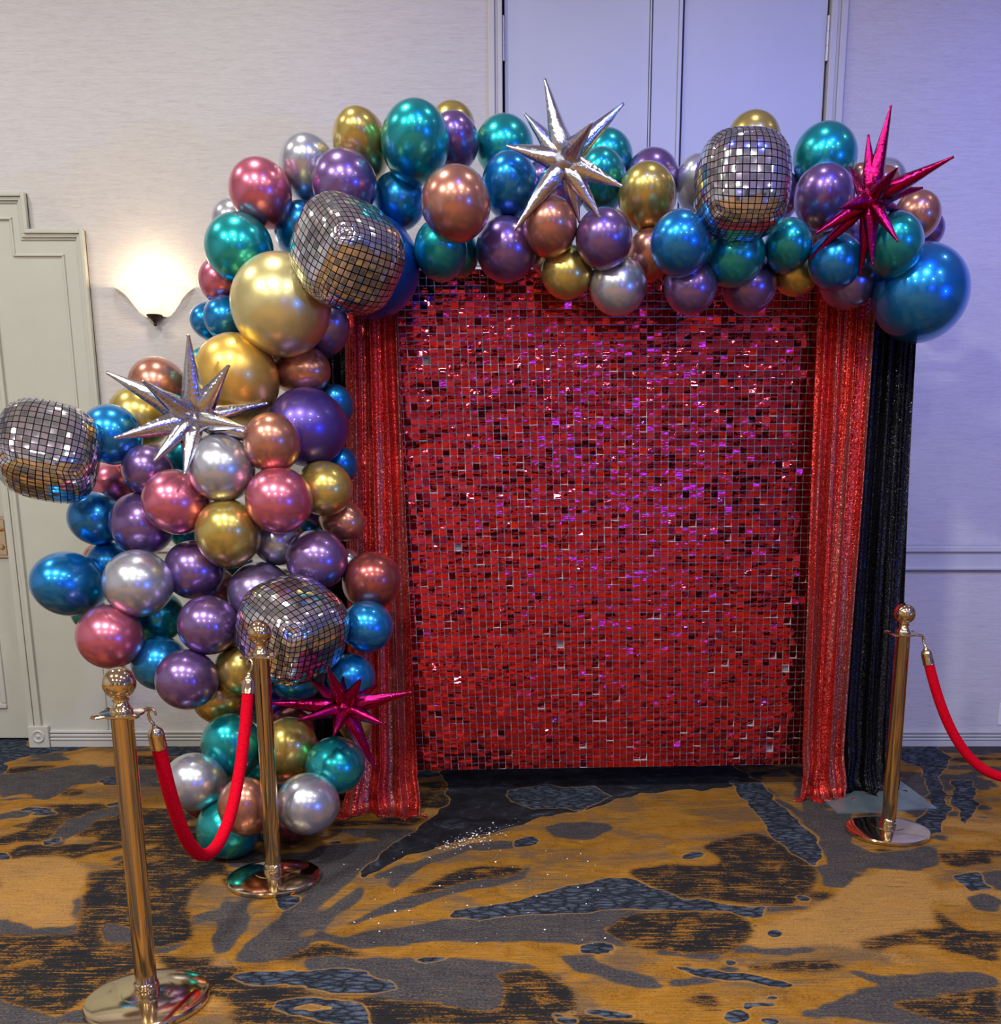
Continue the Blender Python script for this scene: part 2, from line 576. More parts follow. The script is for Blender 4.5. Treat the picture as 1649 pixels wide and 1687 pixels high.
poly5('B', (440, 545), (560, 545), (650, 600), (640, 640), (560, 652), (460, 640), (480, 590))
poly5('N', (0, 545), (100, 540), (200, 565), (222, 585), (120, 597), (0, 585))
poly5('B', (0, 600), (160, 602), (320, 628), (480, 650), (480, 670), (0, 670))
poly5('O', (150, 495), (230, 480), (310, 475), (350, 485), (450, 480), (600, 485), (640, 500), (780, 510), (900, 510), (1000, 530), (1100, 560), (1140, 600), (1000, 600), (840, 596), (700, 600), (600, 555), (480, 517), (300, 511), (180, 506))
poly5('G', (605, 510), (680, 513), (740, 545), (820, 560), (852, 592), (780, 590), (700, 560), (640, 548))
poly5('N', (870, 533), (960, 543), (1080, 560), (1165, 575), (1140, 583), (1040, 573), (920, 556))
poly5('T', (1290, 330), (1380, 298), (1480, 310), (1502, 400), (1480, 440), (1330, 462), (1250, 480), (1080, 492), (1050, 480), (1070, 440), (1200, 400))
poly5('G', (1280, 545), (1400, 550), (1600, 545), (1649, 560), (1649, 592), (1500, 592), (1400, 582), (1310, 560))
poly5('B', (1380, 620), (1520, 600), (1649, 580), (1649, 670), (1540, 670))
poly5('B', (1480, 380), (1560, 440), (1649, 460), (1649, 520), (1540, 500))
poly5('N', (1400, 15), (1490, 15), (1527, 45), (1500, 80), (1532, 160), (1502, 215), (1440, 228), (1450, 190), (1490, 150), (1470, 90), (1450, 60), (1400, 45))
poly5('N', (1535, 90), (1580, 95), (1600, 150), (1570, 200), (1540, 150))
poly5('N', (1530, 320), (1590, 310), (1625, 350), (1570, 355))
poly5('G', (1560, 370), (1600, 360), (1649, 380), (1649, 410), (1590, 400))
for ex, ey, ew, eh in ((1118, 457, 17, 10), (915, 277, 27, 8), (1185, 375, 16, 6), (1022, 655, 32, 16), (525, 238, 30, 12), (1095, 664, 22, 8), (700, 488, 45, 7), (615, 664, 26, 8), (300, 515, 40, 6)):
    poly5('N', *[(ex + ew * math.cos(a * math.pi / 5), ey + eh * math.sin(a * math.pi / 5)) for a in range(10)])
# left part of the carpet
poly6('N', (-60, 10), (130, 30), (130, 80), (480, 80), (950, 80), (950, 110), (860, 130), (780, 118), (640, 90), (480, 88), (300, 102), (200, 116), (100, 140), (15, 160), (40, 192), (0, 215), (-60, 215))
poly6('G', (-40, 215), (150, 192), (400, 170), (540, 180), (560, 240), (450, 245), (330, 262), (200, 330), (120, 300), (0, 330))
poly6('T', (300, 130), (440, 110), (560, 115), (560, 170), (380, 170))
poly6('N', (440, 242), (480, 226), (550, 222), (560, 250), (460, 258))
poly6('N', (460, 330), (550, 322), (560, 345), (480, 350))
poly6('G', (220, 500), (300, 410), (440, 365), (560, 340), (560, 380), (420, 420), (290, 520), (220, 525))
poly6('N', (200, 500), (280, 480), (290, 505), (210, 525))
poly6('N', (-20, 560), (40, 570), (80, 600), (-20, 612))
poly6('T', (0, 590), (120, 570), (330, 580), (420, 640), (350, 760), (320, 900), (150, 900), (0, 850))
poly6('B', (400, 702), (480, 650), (590, 560), (700, 545), (800, 525), (920, 560), (1030, 600), (1040, 660), (950, 660), (870, 760), (862, 900), (870, 962), (700, 1005), (560, 1012), (450, 985), (350, 955), (342, 900), (372, 830))
poly6('G', (450, 880), (560, 900), (700, 960), (600, 985), (470, 970))
poly6('O', (872, 790), (930, 702), (1012, 660), (1022, 720), (1002, 820), (962, 960), (952, 1022), (875, 1022), (862, 960), (892, 880), (862, 822))
poly6('G', (1012, 780), (1142, 780), (1132, 870), (1082, 960), (1042, 1012), (958, 1024), (970, 920), (1002, 850))
poly6('O', (1145, 785), (1250, 785), (1290, 830), (1180, 922), (1062, 1022), (1048, 1017), (1120, 900))
poly6('N', (1250, 775), (1370, 760), (1380, 775), (1295, 830), (1268, 810))
poly6('G', (1300, 832), (1400, 760), (1560, 640), (1649, 560), (1649, 780), (1520, 850), (1400, 990), (1180, 1062), (1062, 1058), (1070, 1030), (1180, 930))
poly6('O', (1440, 820), (1540, 730), (1649, 650), (1649, 700), (1560, 770), (1480, 825))
poly6('O', (1330, 935), (1400, 900), (1450, 915), (1380, 945))
poly6('O', (1520, 940), (1580, 910), (1649, 890), (1649, 920), (1570, 945))
poly6('N', (1028, 1130), (1050, 1115), (1150, 1100), (1400, 1088), (1649, 1096), (1649, 1190), (1500, 1172), (1250, 1152), (1100, 1155))
poly6('B', (-20, 930), (200, 935), (340, 950), (500, 1015), (630, 1030), (630, 1100), (480, 1140), (400, 1230), (200, 1338), (-20, 1345))
poly6('G', (-20, 1230), (150, 1280), (300, 1345), (-20, 1345))
poly6('B', (700, 1020), (860, 1040), (1000, 1040), (900, 1080), (760, 1090), (700, 1060))
poly6('B', (930, 1130), (1030, 1170), (1250, 1180), (1230, 1240), (1050, 1230), (940, 1180))
poly6('N', (1225, 1250), (1260, 1225), (1400, 1215), (1649, 1240), (1649, 1345), (1500, 1330), (1300, 1290))
poly6('O', (1280, 1265), (1400, 1245), (1520, 1265), (1400, 1282))
poly6('B', (1040, 1270), (1200, 1290), (1300, 1300), (1500, 1345), (1060, 1345))


def build_floor():
    xs = np.concatenate([np.linspace(ROOM_X0, -3.3, 8)[:-1], np.arange(-3.3, 3.3, 0.0085), np.linspace(3.3, ROOM_X1, 16)])
    ys = np.concatenate([np.linspace(ROOM_Y0, 2.1, 18)[:-1], np.arange(2.1, 5.6, 0.0095), [5.62, 5.9]])
    X, Y = np.meshgrid(xs, ys)
    nx, ny = len(xs), len(ys)
    # project the grid back to pixels where it lies in view
    v = np.stack([X, Y, np.full_like(X, -CAMZ)], -1)
    zc = v[..., 1] * CP - v[..., 2] * SP
    yc = v[..., 1] * SP + v[..., 2] * CP
    ok = zc > 0.5
    zc = np.where(ok, zc, 1)
    px = PX + F * v[..., 0] / zc
    py = PY - F * yc / zc
    rs = np.random.RandomState(3)
    # ragged outlines
    for k in range(5):
        ax, ay = rs.rand(2) * 2 - 1
        ph = rs.rand() * 6
        fr = 9 + 16 * k
        px = px + 3.4 / (1 + 0.5 * k) * np.sin(fr * (ax * X + ay * Y) + ph)
        py = py + 2.0 / (1 + 0.5 * k) * np.sin(fr * (ay * X - ax * Y) + 1.7 * ph)
    cls = np.full(X.shape, -1, np.int8)
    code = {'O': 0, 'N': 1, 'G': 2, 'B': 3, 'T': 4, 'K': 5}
    for c, pts in polys:
        P = np.array(pts)
        x0, y0 = P.min(0) - 3
        x1, y1 = P.max(0) + 3
        sel = ok & (px > x0) & (px < x1) & (py > y0) & (py < y1)
        qx, qy = px[sel], py[sel]
        ins = np.zeros(qx.shape, bool)
        j = len(P) - 1
        for i in range(len(P)):
            xi, yi = P[i]
            xj, yj = P[j]
            cr = ((yi > qy) != (yj > qy)) & (qx < (xj - xi) * (qy - yi) / ((yj - yi) or 1e-9) + xi)
            ins ^= cr
            j = i
        idx = np.where(sel)
        cls[idx[0][ins], idx[1][ins]] = code[c]
    # unplanned ground between the motifs: long ragged patches

    def patch_noise(fx, fy, seed):
        r2 = np.random.RandomState(seed)
        out = np.zeros(X.shape)
        amp = 1.0
        for o_ in range(5):
            g = r2.rand(64, 64)
            ux, uy = X * fx + 31.3 * o_ + 20, Y * fy + 17.7 * o_ + 20
            ix, iy = np.floor(ux).astype(int), np.floor(uy).astype(int)
            tx, ty = ux - ix, uy - iy
            tx, ty = tx * tx * (3 - 2 * tx), ty * ty * (3 - 2 * ty)
            G_ = lambda a, c: g[a % 64, c % 64]
            out += amp * ((G_(ix, iy) * (1 - tx) + G_(ix + 1, iy) * tx) * (1 - ty) + (G_(ix, iy + 1) * (1 - tx) + G_(ix + 1, iy + 1) * tx) * ty - 0.5)
            amp *= 0.55
            fx *= 2.1
            fy *= 2.1
        return out
    na, nb = patch_noise(1.5, 4.2, 5), patch_noise(1.8, 5.0, 9)
    free = cls == -1
    cls[free & (na > 0.15)] = 2
    cls[free & (na < -0.18)] = 3
    cls[free & (np.abs(na) < 0.15) & (nb > 0.26)] = 4
    cls[free & (np.abs(na) < 0.15) & (nb < -0.42)] = 1
    och = cls == 0
    cls[och & (nb < -0.42)] = 2
    # the rest of the room's carpet repeats the same mix of patches
    far = (Y < 2.1) | (np.abs(X) > 3.3)
    cls[far] = rs.choice([0, 1, 2, 3, 3, 2, 1], size=int(far.sum()))
    masks = []
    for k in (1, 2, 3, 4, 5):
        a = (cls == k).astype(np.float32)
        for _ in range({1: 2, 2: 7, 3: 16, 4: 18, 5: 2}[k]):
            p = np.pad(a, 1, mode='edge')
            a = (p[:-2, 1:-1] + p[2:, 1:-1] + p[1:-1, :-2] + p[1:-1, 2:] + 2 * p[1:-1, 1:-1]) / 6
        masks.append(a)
    me = bpy.data.meshes.new('floor')
    co = np.stack([X, Y, np.zeros_like(X)], -1).reshape(-1, 3)
    i0 = (np.arange(ny - 1)[:, None] * nx + np.arange(nx - 1)[None, :]).ravel()
    faces = np.stack([i0, i0 + 1, i0 + nx + 1, i0 + nx], -1)
    me.vertices.add(len(co))
    me.vertices.foreach_set('co', co.ravel())
    me.loops.add(faces.size)
    me.loops.foreach_set('vertex_index', faces.ravel().astype(np.int32))
    me.polygons.add(len(faces))
    me.polygons.foreach_set('loop_start', (np.arange(len(faces)) * 4).astype(np.int32))
    me.update(calc_edges=True)
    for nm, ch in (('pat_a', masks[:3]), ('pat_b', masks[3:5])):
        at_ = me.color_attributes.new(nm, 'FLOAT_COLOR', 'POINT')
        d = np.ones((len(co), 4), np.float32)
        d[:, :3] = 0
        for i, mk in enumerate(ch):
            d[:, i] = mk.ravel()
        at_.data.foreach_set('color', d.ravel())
    me.materials.append(M_CARPET)
    o = bpy.data.objects.new('floor', me)
    COL.objects.link(o)
    tag(o, kind='structure')


build_floor()


def struct(name, bm, mat, smooth=False, angle=None, parent=None):
    o = obj(name, bm, mat, parent, smooth, angle)
    if parent is None:
        tag(o, kind='structure')
    return o


# ------------------------------------------------------------------ structure: walls, ceiling
DX0, DX1 = -0.215, 1.525          # opening of the pair of doors
LX1 = -2.30                       # edge of the stepped door surround
LDX = -2.86                       # edge of the side door opening
b = bmesh.new()
box(b, -2.46, DX0, WALL_Y, WALL_Y + 0.2, 0, CEIL)
box(b, DX1, ROOM_X1, WALL_Y, WALL_Y + 0.2, 0, CEIL)
box(b, ROOM_X0, -2.46, WALL_Y, WALL_Y + 0.2, 2.72, CEIL)
box(b, ROOM_X0, -4.1, WALL_Y, WALL_Y + 0.2, 0, 2.72)
box(b, -2.86, -2.46, WALL_Y, WALL_Y + 0.2, 0, 2.72)
struct('wall_back', b, M_WALL)
b = bmesh.new()
box(b, ROOM_X0 - 0.2, ROOM_X0, ROOM_Y0, WALL_Y + 0.2, 0, CEIL)
struct('wall_left', b, M_FAR)
b = bmesh.new()
box(b, ROOM_X1, ROOM_X1 + 0.2, ROOM_Y0, WALL_Y + 0.2, 0, CEIL)
struct('wall_right', b, M_FAR)
b = bmesh.new()
box(b, ROOM_X0, ROOM_X1, ROOM_Y0 - 0.2, ROOM_Y0, 0, CEIL)
struct('wall_front', b, M_FAR)
b = bmesh.new()
for x0, x1 in ((-4.6, -3.3), (0.0, 1.3), (4.4, 5.9)):  # unseen black folds added behind the camera to give the foil dark reflections
    n_ = int((x1 - x0) / 0.16)
    for k in range(n_):
        xx = x0 + 0.16 * k
        box(b, xx, xx + 0.15, ROOM_Y0 + 0.01, ROOM_Y0 + 0.06 + 0.03 * (k % 2), 0, 2.9, 0.02)
struct('added_dark_drape', b, simple('added_drape_black', (0.012, 0.011, 0.013), 0.9))
b = bmesh.new()
box(b, ROOM_X0, ROOM_X1, ROOM_Y0, WALL_Y + 0.2, CEIL, CEIL + 0.2)
struct('ceiling', b, M_CEIL)

# pair of flush doors with a post between them
DY = WALL_Y + 0.02


def door_leaf(name, x0, x1, hinge_x, zs):
    bm = bmesh.new()
    box(bm, x0, x1, DY, DY + 0.05, 0.01, CEIL - 0.1, 0.003)
    o = struct(name, bm, M_DOOR)
    for z in zs:
        hb = bmesh.new()
        lathe(hb, [(0, -0.10), (0.009, -0.10), (0.009, -0.035), (0.0075, -0.034), (0.0075, -0.032), (0.009, -0.031), (0.009, 0.031), (0.0075, 0.032), (0.0075, 0.034), (0.009, 0.035), (0.009, 0.10), (0, 0.10)], 14, Matrix.Translation((hinge_x, DY - 0.008, z)))
        obj('hinge', hb, M_HINGE, o, True, 40)
    return o


hz = at(829, 62, WALL_Y)[0].z
door_leaf('door_1', -0.147, 0.571, -0.153, (hz, hz - 1.6, hz - 3.2))
door_leaf('door_2', 0.742, 1.447, 1.453, (hz, hz - 1.6, hz - 3.2))
b = bmesh.new()
box(b, DX0, DX1, WALL_Y + 0.09, WALL_Y + 0.2, 0, CEIL)
struct('wall_recess', b, M_GROOVE)


b = bmesh.new()
box(b, 0.7312, 0.7418, DY + 0.004, DY + 0.06, 0.01, CEIL - 0.1)
struct('trim_13', b, M_GROOVE)


def jamb(name, x0, x1, steps, mat=M_DOOR):
    bm = bmesh.new()
    for sx0, sx1, proud in steps:
        box(bm, sx0, sx1, WALL_Y - proud, WALL_Y + 0.088, 0, CEIL - 0.02, 0.003)
    return struct(name, bm, mat)


jamb('trim_1', 0, 0, [(DX0 - 0.012, DX0 + 0.02, 0.026), (DX0 + 0.02, DX0 + 0.035, 0.012), (DX0 + 0.035, -0.158, 0.02)], M_TRIM)
jamb('trim_2', 0, 0, [(0.573, 0.581, -0.006), (0.586, 0.714, -0.012), (0.714, 0.731, 0.004)])
jamb('trim_3', 0, 0, [(1.458, DX1 - 0.035, 0.02), (DX1 - 0.035, DX1 - 0.02, 0.012), (DX1 - 0.02, DX1 + 0.012, 0.026)], M_TRIM)

# chair rail and baseboard
RB, RT = at(1600, 939, WALL_Y)[0].z, at(1600, 899, WALL_Y)[0].z


def rail(name, x0, x1):
    bm = bmesh.new()
    box(bm, x0, x1, WALL_Y - 0.016, WALL_Y + 0.01, RB, RT, 0.003)
    box(bm, x0, x1, WALL_Y - 0.034, WALL_Y + 0.01, RT - 0.034, RT, 0.007)
    box(bm, x0, x1, WALL_Y - 0.028, WALL_Y + 0.01, RB, RB + 0.018, 0.006)
    return struct(name, bm, M_TRIM)


rail('trim_4', DX1 + 0.012, ROOM_X1)
rail('trim_5', LX1 + 0.002, DX0 - 0.012)


def skirting(name, x0, x1, y=WALL_Y, h=0.098, steps=3):
    bm = bmesh.new()
    box(bm, x0, x1, y - 0.016, y + 0.01, 0, h * 0.34, 0.003)
    for k in range(steps):
        z0 = h * (0.36 + 0.2 * k)
        box(bm, x0, x1, y - 0.02 + 0.001 * k, y + 0.01, z0, z0 + h * 0.17, 0.006)
    return struct(name, bm, M_TRIM)


skirting('baseboard_right', DX1 + 0.012, ROOM_X1)
skirting('baseboard_left', LX1 + 0.015, DX0 - 0.012)

# stepped surround of the side door
SY = WALL_Y - 0.012
P_STEP_Z = at(120, 379, SY)[0].z      # lower shoulder
P_TOP_Z = at(30, 318, SY)[0].z
P_STEP_X = at(45, 340, SY)[0].x
b = bmesh.new()
box(b, -2.80, LX1, SY, WALL_Y + 0.004, 0.0, P_STEP_Z)
box(b, -4.2, -2.80, SY, WALL_Y + 0.004, 2.50, P_STEP_Z)
box(b, -4.2, P_STEP_X, SY, WALL_Y + 0.004, P_STEP_Z, P_TOP_Z)
box(b, -4.2, -4.05, SY, WALL_Y + 0.004, 0.0, 2.50)
struct('trim_6', b, M_PANEL)
# outer moulding following the steps
b = bmesh.new()
for off, wd, pr in ((0.0, 0.020, 0.040), (0.020, 0.018, 0.028), (0.038, 0.012, 0.018)):
    y0 = WALL_Y - pr
    e = 0.001
    box(b, LX1 - off - wd, LX1 - off, y0, WALL_Y, 0.10, P_STEP_Z - off, 0.003)
    box(b, P_STEP_X - off - wd, LX1 - off - wd + e, y0, WALL_Y, P_STEP_Z - off - wd, P_STEP_Z - off, 0.003)
    box(b, P_STEP_X - off - wd, P_STEP_X - off, y0, WALL_Y, P_STEP_Z - off - e, P_TOP_Z - off, 0.003)
    box(b, -4.2, P_STEP_X - off - wd + e, y0, WALL_Y, P_TOP_Z - off - wd, P_TOP_Z - off, 0.003)
struct('trim_7', b, M_PANEL)
# inner bead
b = bmesh.new()
IB = 0.115
box(b, LX1 - IB - 0.012, LX1 - IB, SY - 0.008, SY + 0.004, 0.10, P_STEP_Z - IB, 0.003)
box(b, P_STEP_X - IB + 0.03, LX1 - IB, SY - 0.010, SY + 0.004, P_STEP_Z - IB - 0.012, P_STEP_Z - IB, 0.003)
box(b, P_STEP_X - IB + 0.018, P_STEP_X - IB + 0.03, SY - 0.008, SY + 0.004, P_STEP_Z - IB - 0.012, P_TOP_Z - IB, 0.003)
box(b, -4.0, P_STEP_X - IB + 0.03, SY - 0.010, SY + 0.004, P_TOP_Z - IB - 0.012, P_TOP_Z - IB, 0.003)
struct('trim_8', b, M_PANEL)
# casing beside the door leaf, with a bull's-eye corner block
b = bmesh.new()
for x0, x1, pr in ((-2.875, -2.845, 0.018), (-2.845, -2.835, 0.026), (-2.832, -2.815, 0.022), (-2.812, -2.79, 0.034)):
    box(b, x0, x1, WALL_Y - pr, WALL_Y + 0.06, 0.12, 2.52, 0.003)
struct('trim_9', b, M_PANEL)
bx = at(63, 1210, WALL_Y - 0.04)[0]
b = bmesh.new()
box(b, bx.x - 0.058, bx.x + 0.058, WALL_Y - 0.042, WALL_Y, 0.0, 0.125, 0.004)
o_block = struct('trim_10', b, M_TRIM)
b = bmesh.new()
Mr = Matrix.Translation((bx.x, WALL_Y - 0.042, 0.066)) @ Matrix.Rotation(R(90), 4, 'X')
lathe(b, [(0.0, 0.006), (0.009, 0.005), (0.012, 0.0), (0.022, -0.002), (0.026, 0.004), (0.031, 0.007), (0.036, 0.004), (0.038, -0.001)], 36, Mr)
obj('rosette', b, M_TRIM, o_block, True)
skirting('baseboard_panel', bx.x + 0.058, LX1 - 0.045, SY, 0.105)
b = bmesh.new()
box(b, LX1 - 0.045, LX1 + 0.018, WALL_Y - 0.046, WALL_Y, 0, 0.112, 0.003)
struct('trim_11', b, M_PANEL)

# side door leaf, set back in its opening
LDY = WALL_Y + 0.13
b = bmesh.new()
box(b, -4.06, -2.872, LDY, LDY + 0.05, 0.012, 2.52, 0.003)
d3 = struct('door_3', b, M_PANEL)


def frame_rect(bm, x0, x1, z0, z1, y, wd=0.03, pr=0.014):
    box(bm, x0, x1, y - pr, y + 0.002, z0, z0 + wd, 0.006)
    box(bm, x0, x1, y - pr, y + 0.002, z1 - wd, z1, 0.006)
    box(bm, x0, x0 + wd, y - pr, y + 0.002, z0 + wd, z1 - wd, 0.006)
    box(bm, x1 - wd, x1, y - pr, y + 0.002, z0 + wd, z1 - wd, 0.006)


plx = at(11, 1150, LDY)[0]
b = bmesh.new()
frame_rect(b, -3.88, plx.x, plx.z - 0.06, plx.z + 0.36, LDY)
obj('panel_moulding', b, M_TRIM, d3)
b = bmesh.new()
frame_rect(b, -3.88, plx.x - 0.02, 1.25, 2.32, LDY)
obj('panel_moulding', b, M_TRIM, d3)
b = bmesh.new()
box(b, -2.88, -2.80, WALL_Y + 0.0, LDY + 0.05, 0.0, 2.52, 0.002)
struct('trim_12', b, M_PANEL)
hp = at(6, 885, LDY - 0.01)[0]
hd = empty('handle_set', (hp.x - 0.012, LDY - 0.006, hp.z))
hd.parent = d3
b = bmesh.new()
box(b, -0.035, 0.035, -0.006, 0.008, -0.115, 0.115, 0.003)
box(b, -0.026, 0.026, -0.010, 0.0, -0.10, 0.10, 0.003)
obj('handle_plate', b, M_BRASS, hd)
b = bmesh.new()
tube(b, [(0, -0.005, 0.04), (0, -0.04, 0.04), (-0.004, -0.052, 0.04), (-0.03, -0.055, 0.038), (-0.09, -0.053, 0.03)], [0.010, 0.010, 0.0105, 0.010, 0.008], 12)
lathe(b, [(0, 0.012), (0.013, 0.010), (0.016, 0.0), (0.016, -0.004)], 20, Matrix.Translation((0, -0.010, -0.055)) @ Matrix.Rotation(R(90), 4, 'X'))
obj('lever', b, M_BRASS, hd, True, 40)

# wall socket at the edge of the picture
op = at(1656, 1176, WALL_Y)[0]
ol = empty('wall_socket', (op.x, WALL_Y, op.z))
tag(ol, 'white wall socket plate low on the wall above the baseboard', 'socket')
b = bmesh.new()
box(b, -0.040, 0.040, -0.007, 0.0, -0.064, 0.064, 0.003)
obj('plate', b, M_PLASTIC, ol)
for s in (-1, 1):
    b = bmesh.new()
    box(b, -0.017, 0.017, -0.009, -0.004, s * 0.026 - 0.014, s * 0.026 + 0.014, 0.004)
    rec = obj('receptacle', b, M_PLASTIC, ol)
    b = bmesh.new()
    for q in (-0.006, 0.006):
        box(b, q - 0.001, q + 0.001, -0.0095, -0.006, s * 0.026 - 0.002, s * 0.026 + 0.008)
    obj('slot', b, M_GROOVE, rec)

# ------------------------------------------------------------------ wall sconce
sc_top, _ = at(243, 468, WALL_Y - 0.1)
sc_bot, _ = at(250, 519, WALL_Y - 0.06)
sc_r = 0.205
sco = empty('wall_sconce', (sc_top.x, WALL_Y, sc_bot.z))
tag(sco, 'glowing frosted glass bowl wall sconce with dark finial beside the grey door surround', 'wall lamp')
hgt = sc_top.z - sc_bot.z
glass = NT('frosted_glass').set(color=(0.95, 0.9, 0.84), rough=0.5, emis=(1.0, 0.80, 0.58), emiss=0.55, trans=0.5)
b = bmesh.new()
prof = [(0.046, 0.0), (0.060, 0.02 * hgt), (0.078, 0.12 * hgt), (0.096, 0.25 * hgt), (0.113, 0.40 * hgt), (0.128, 0.55 * hgt), (0.143, 0.68 * hgt), (0.160, 0.80 * hgt), (0.182, 0.91 * hgt), (sc_r, hgt)]
rings = []
nseg = 28
for inner in (0, 1):
    for r_, z_ in (prof if not inner else list(reversed(prof))):
        rr = r_ - inner * 0.005
        rings.append([b.verts.new((rr * math.cos(math.pi + math.pi * k / nseg), 0.62 * rr * math.sin(math.pi + math.pi * k / nseg) - 0.004, z_)) for k in range(nseg + 1)])
for A, B in zip(rings, rings[1:]):
    for k in range(nseg):
        b.faces.new((A[k], A[k + 1], B[k + 1], B[k]))
obj('glass_shade', b, glass.m, sco, True)
b = bmesh.new()
lathe(b, [(0, -0.052), (0.006, -0.050), (0.009, -0.043), (0.006, -0.036), (0.011, -0.028), (0.020, -0.018), (0.033, -0.008), (0.040, 0.0), (0.040, 0.004), (0, 0.004)], 24, Matrix.Translation((0, -0.035, 0)))
obj('finial', b, M_BRONZE, sco, True, 50)
b = bmesh.new()
box(b, -0.045, 0.045, -0.012, 0.0, 0.0, 0.10, 0.004)
obj('backplate', b, M_BRONZE, sco)
bulb_m = NT('lit_bulb').set(color=(1, 0.9, 0.7), emis=(1.0, 0.82, 0.58), emiss=60)
b = bmesh.new()
lathe(b, [(0, 0.045), (0.012, 0.047), (0.014, 0.06), (0.026, 0.085), (0.028, 0.10), (0.020, 0.118), (0, 0.126)], 20, Matrix.Translation((0, -0.06, 0)))
obj('bulb', b, bulb_m.m, sco, True)
pl_ = bpy.data.lights.new('sconce_glow', 'POINT')
pl_.energy = 5.5
pl_.color = (1.0, 0.66, 0.38)
pl_.shadow_soft_size = 0.03
po = bpy.data.objects.new('sconce_glow', pl_)
COL.objects.link(po)
po.location = (sc_top.x, WALL_Y - 0.10, sc_bot.z + 0.13)

# ------------------------------------------------------------------ shimmer wall
BL, BR = Vector((-0.560, 4.62, 0.125)), Vector((1.330, 4.73, 0.125))
TL, TR = Vector((-0.635, 4.62, 2.375)), Vector((1.290, 4.73, 2.40))
NCOL, NROW = 58, 69


def bil(u, v):
    return BL * (1 - u) * (1 - v) + BR * u * (1 - v) + TL * (1 - u) * v + TR * u * v


sw = empty('shimmer_wall', tuple((BL + BR) / 2))
tag(sw, 'tall red shimmer wall of small mirror squares between the red curtains', 'backdrop')
SWI = sw.location.copy()
nrm = (BR - BL).cross(TL - BL).normalized()
if nrm.y > 0:
    nrm = -nrm
back = -nrm
b = bmesh.new()
mg = 0.004
cs = [bil(0, 0), bil(1, 0), bil(1, 1), bil(0, 1)]
f0 = [b.verts.new(c + back * 0.024 - SWI) for c in cs]
f1 = [b.verts.new(c + back * 0.028 - SWI) for c in cs]
b.faces.new(f0)
b.faces.new(list(reversed(f1)))
for k in range(4):
    b.faces.new((f0[k], f1[k], f1[(k + 1) % 4], f0[(k + 1) % 4]))
obj('backing_sheet', b, simple('clear_plastic_sheet', (0.34, 0.27, 0.30), 0.4, gscale=20, grain=0.05), sw)
b = bmesh.new()
# ribs of the plastic grid between the squares
U = (BR - BL).normalized()
V = (TL - BL).normalized()


def rib(p, q, side, wd=0.0017):
    a = side * wd
    d = back * 0.0075
    q1 = [b.verts.new(x - SWI) for x in (p - a + d, p + a + d, q + a + d, q - a + d)]
    q2 = [b.verts.new(x - SWI) for x in (p - a + d * 1.7, p + a + d * 1.7, q + a + d * 1.7, q - a + d * 1.7)]
    b.faces.new(q1)
    for k in range(4):
        b.faces.new((q1[k], q2[k], q2[(k + 1) % 4], q1[(k + 1) % 4]))


for i in range(NCOL + 1):
    rib(bil(i / NCOL, 0), bil(i / NCOL, 1), U)
for j in range(NROW + 1):
    rib(bil(0, j / NROW), bil(1, j / NROW), V)
obj('backing_grid', b, M_BACK, sw)

rt = random.Random(11)
stuff_v, stuff_f = [], []
pin_b = bmesh.new()
shared_tiles = []


def tile_shape(half, curl, twist):
    """square foil with a notch for its pin, hanging from the top edge; returns verts and faces"""
    v, f = [], []
    nt = half * 0.16
    xs = (-half, -nt, nt, half)
    for jz, z in enumerate((-half, 0.0, half)):
        for x in xs:
            dz = -half * 0.22 if (jz == 2 and abs(x) < half * 0.5) else 0.0
            t = (half - z) / (2 * half)
            y = -curl * half * (1 - (z / half) ** 2) * 0.5 + twist * x * t
            v.append(Vector((x, y, z + dz)))
    for jz in range(2):
        for ix in range(3):
            k = jz * 4 + ix
            f.append((k, k + 1, k + 5, k + 4))
    return v, f


variants = []
for k in range(10):
    half = 0.0151
    sv, sf = tile_shape(half, rt.uniform(-0.10, 0.14), rt.uniform(-0.10, 0.10))
    me = bpy.data.meshes.new('shimmer_tile')
    # give the foil its thickness
    n_ = len(sv)
    vv = [p.copy() for p in sv] + [p + Vector((0, 0.0004, 0)) for p in sv]
    ff = list(sf) + [tuple(n_ + i for i in reversed(q)) for q in sf]
    me.from_pydata([tuple(p) for p in vv], [], ff)
    me.materials.append(M_TILE)
    variants.append((me, sv, sf))

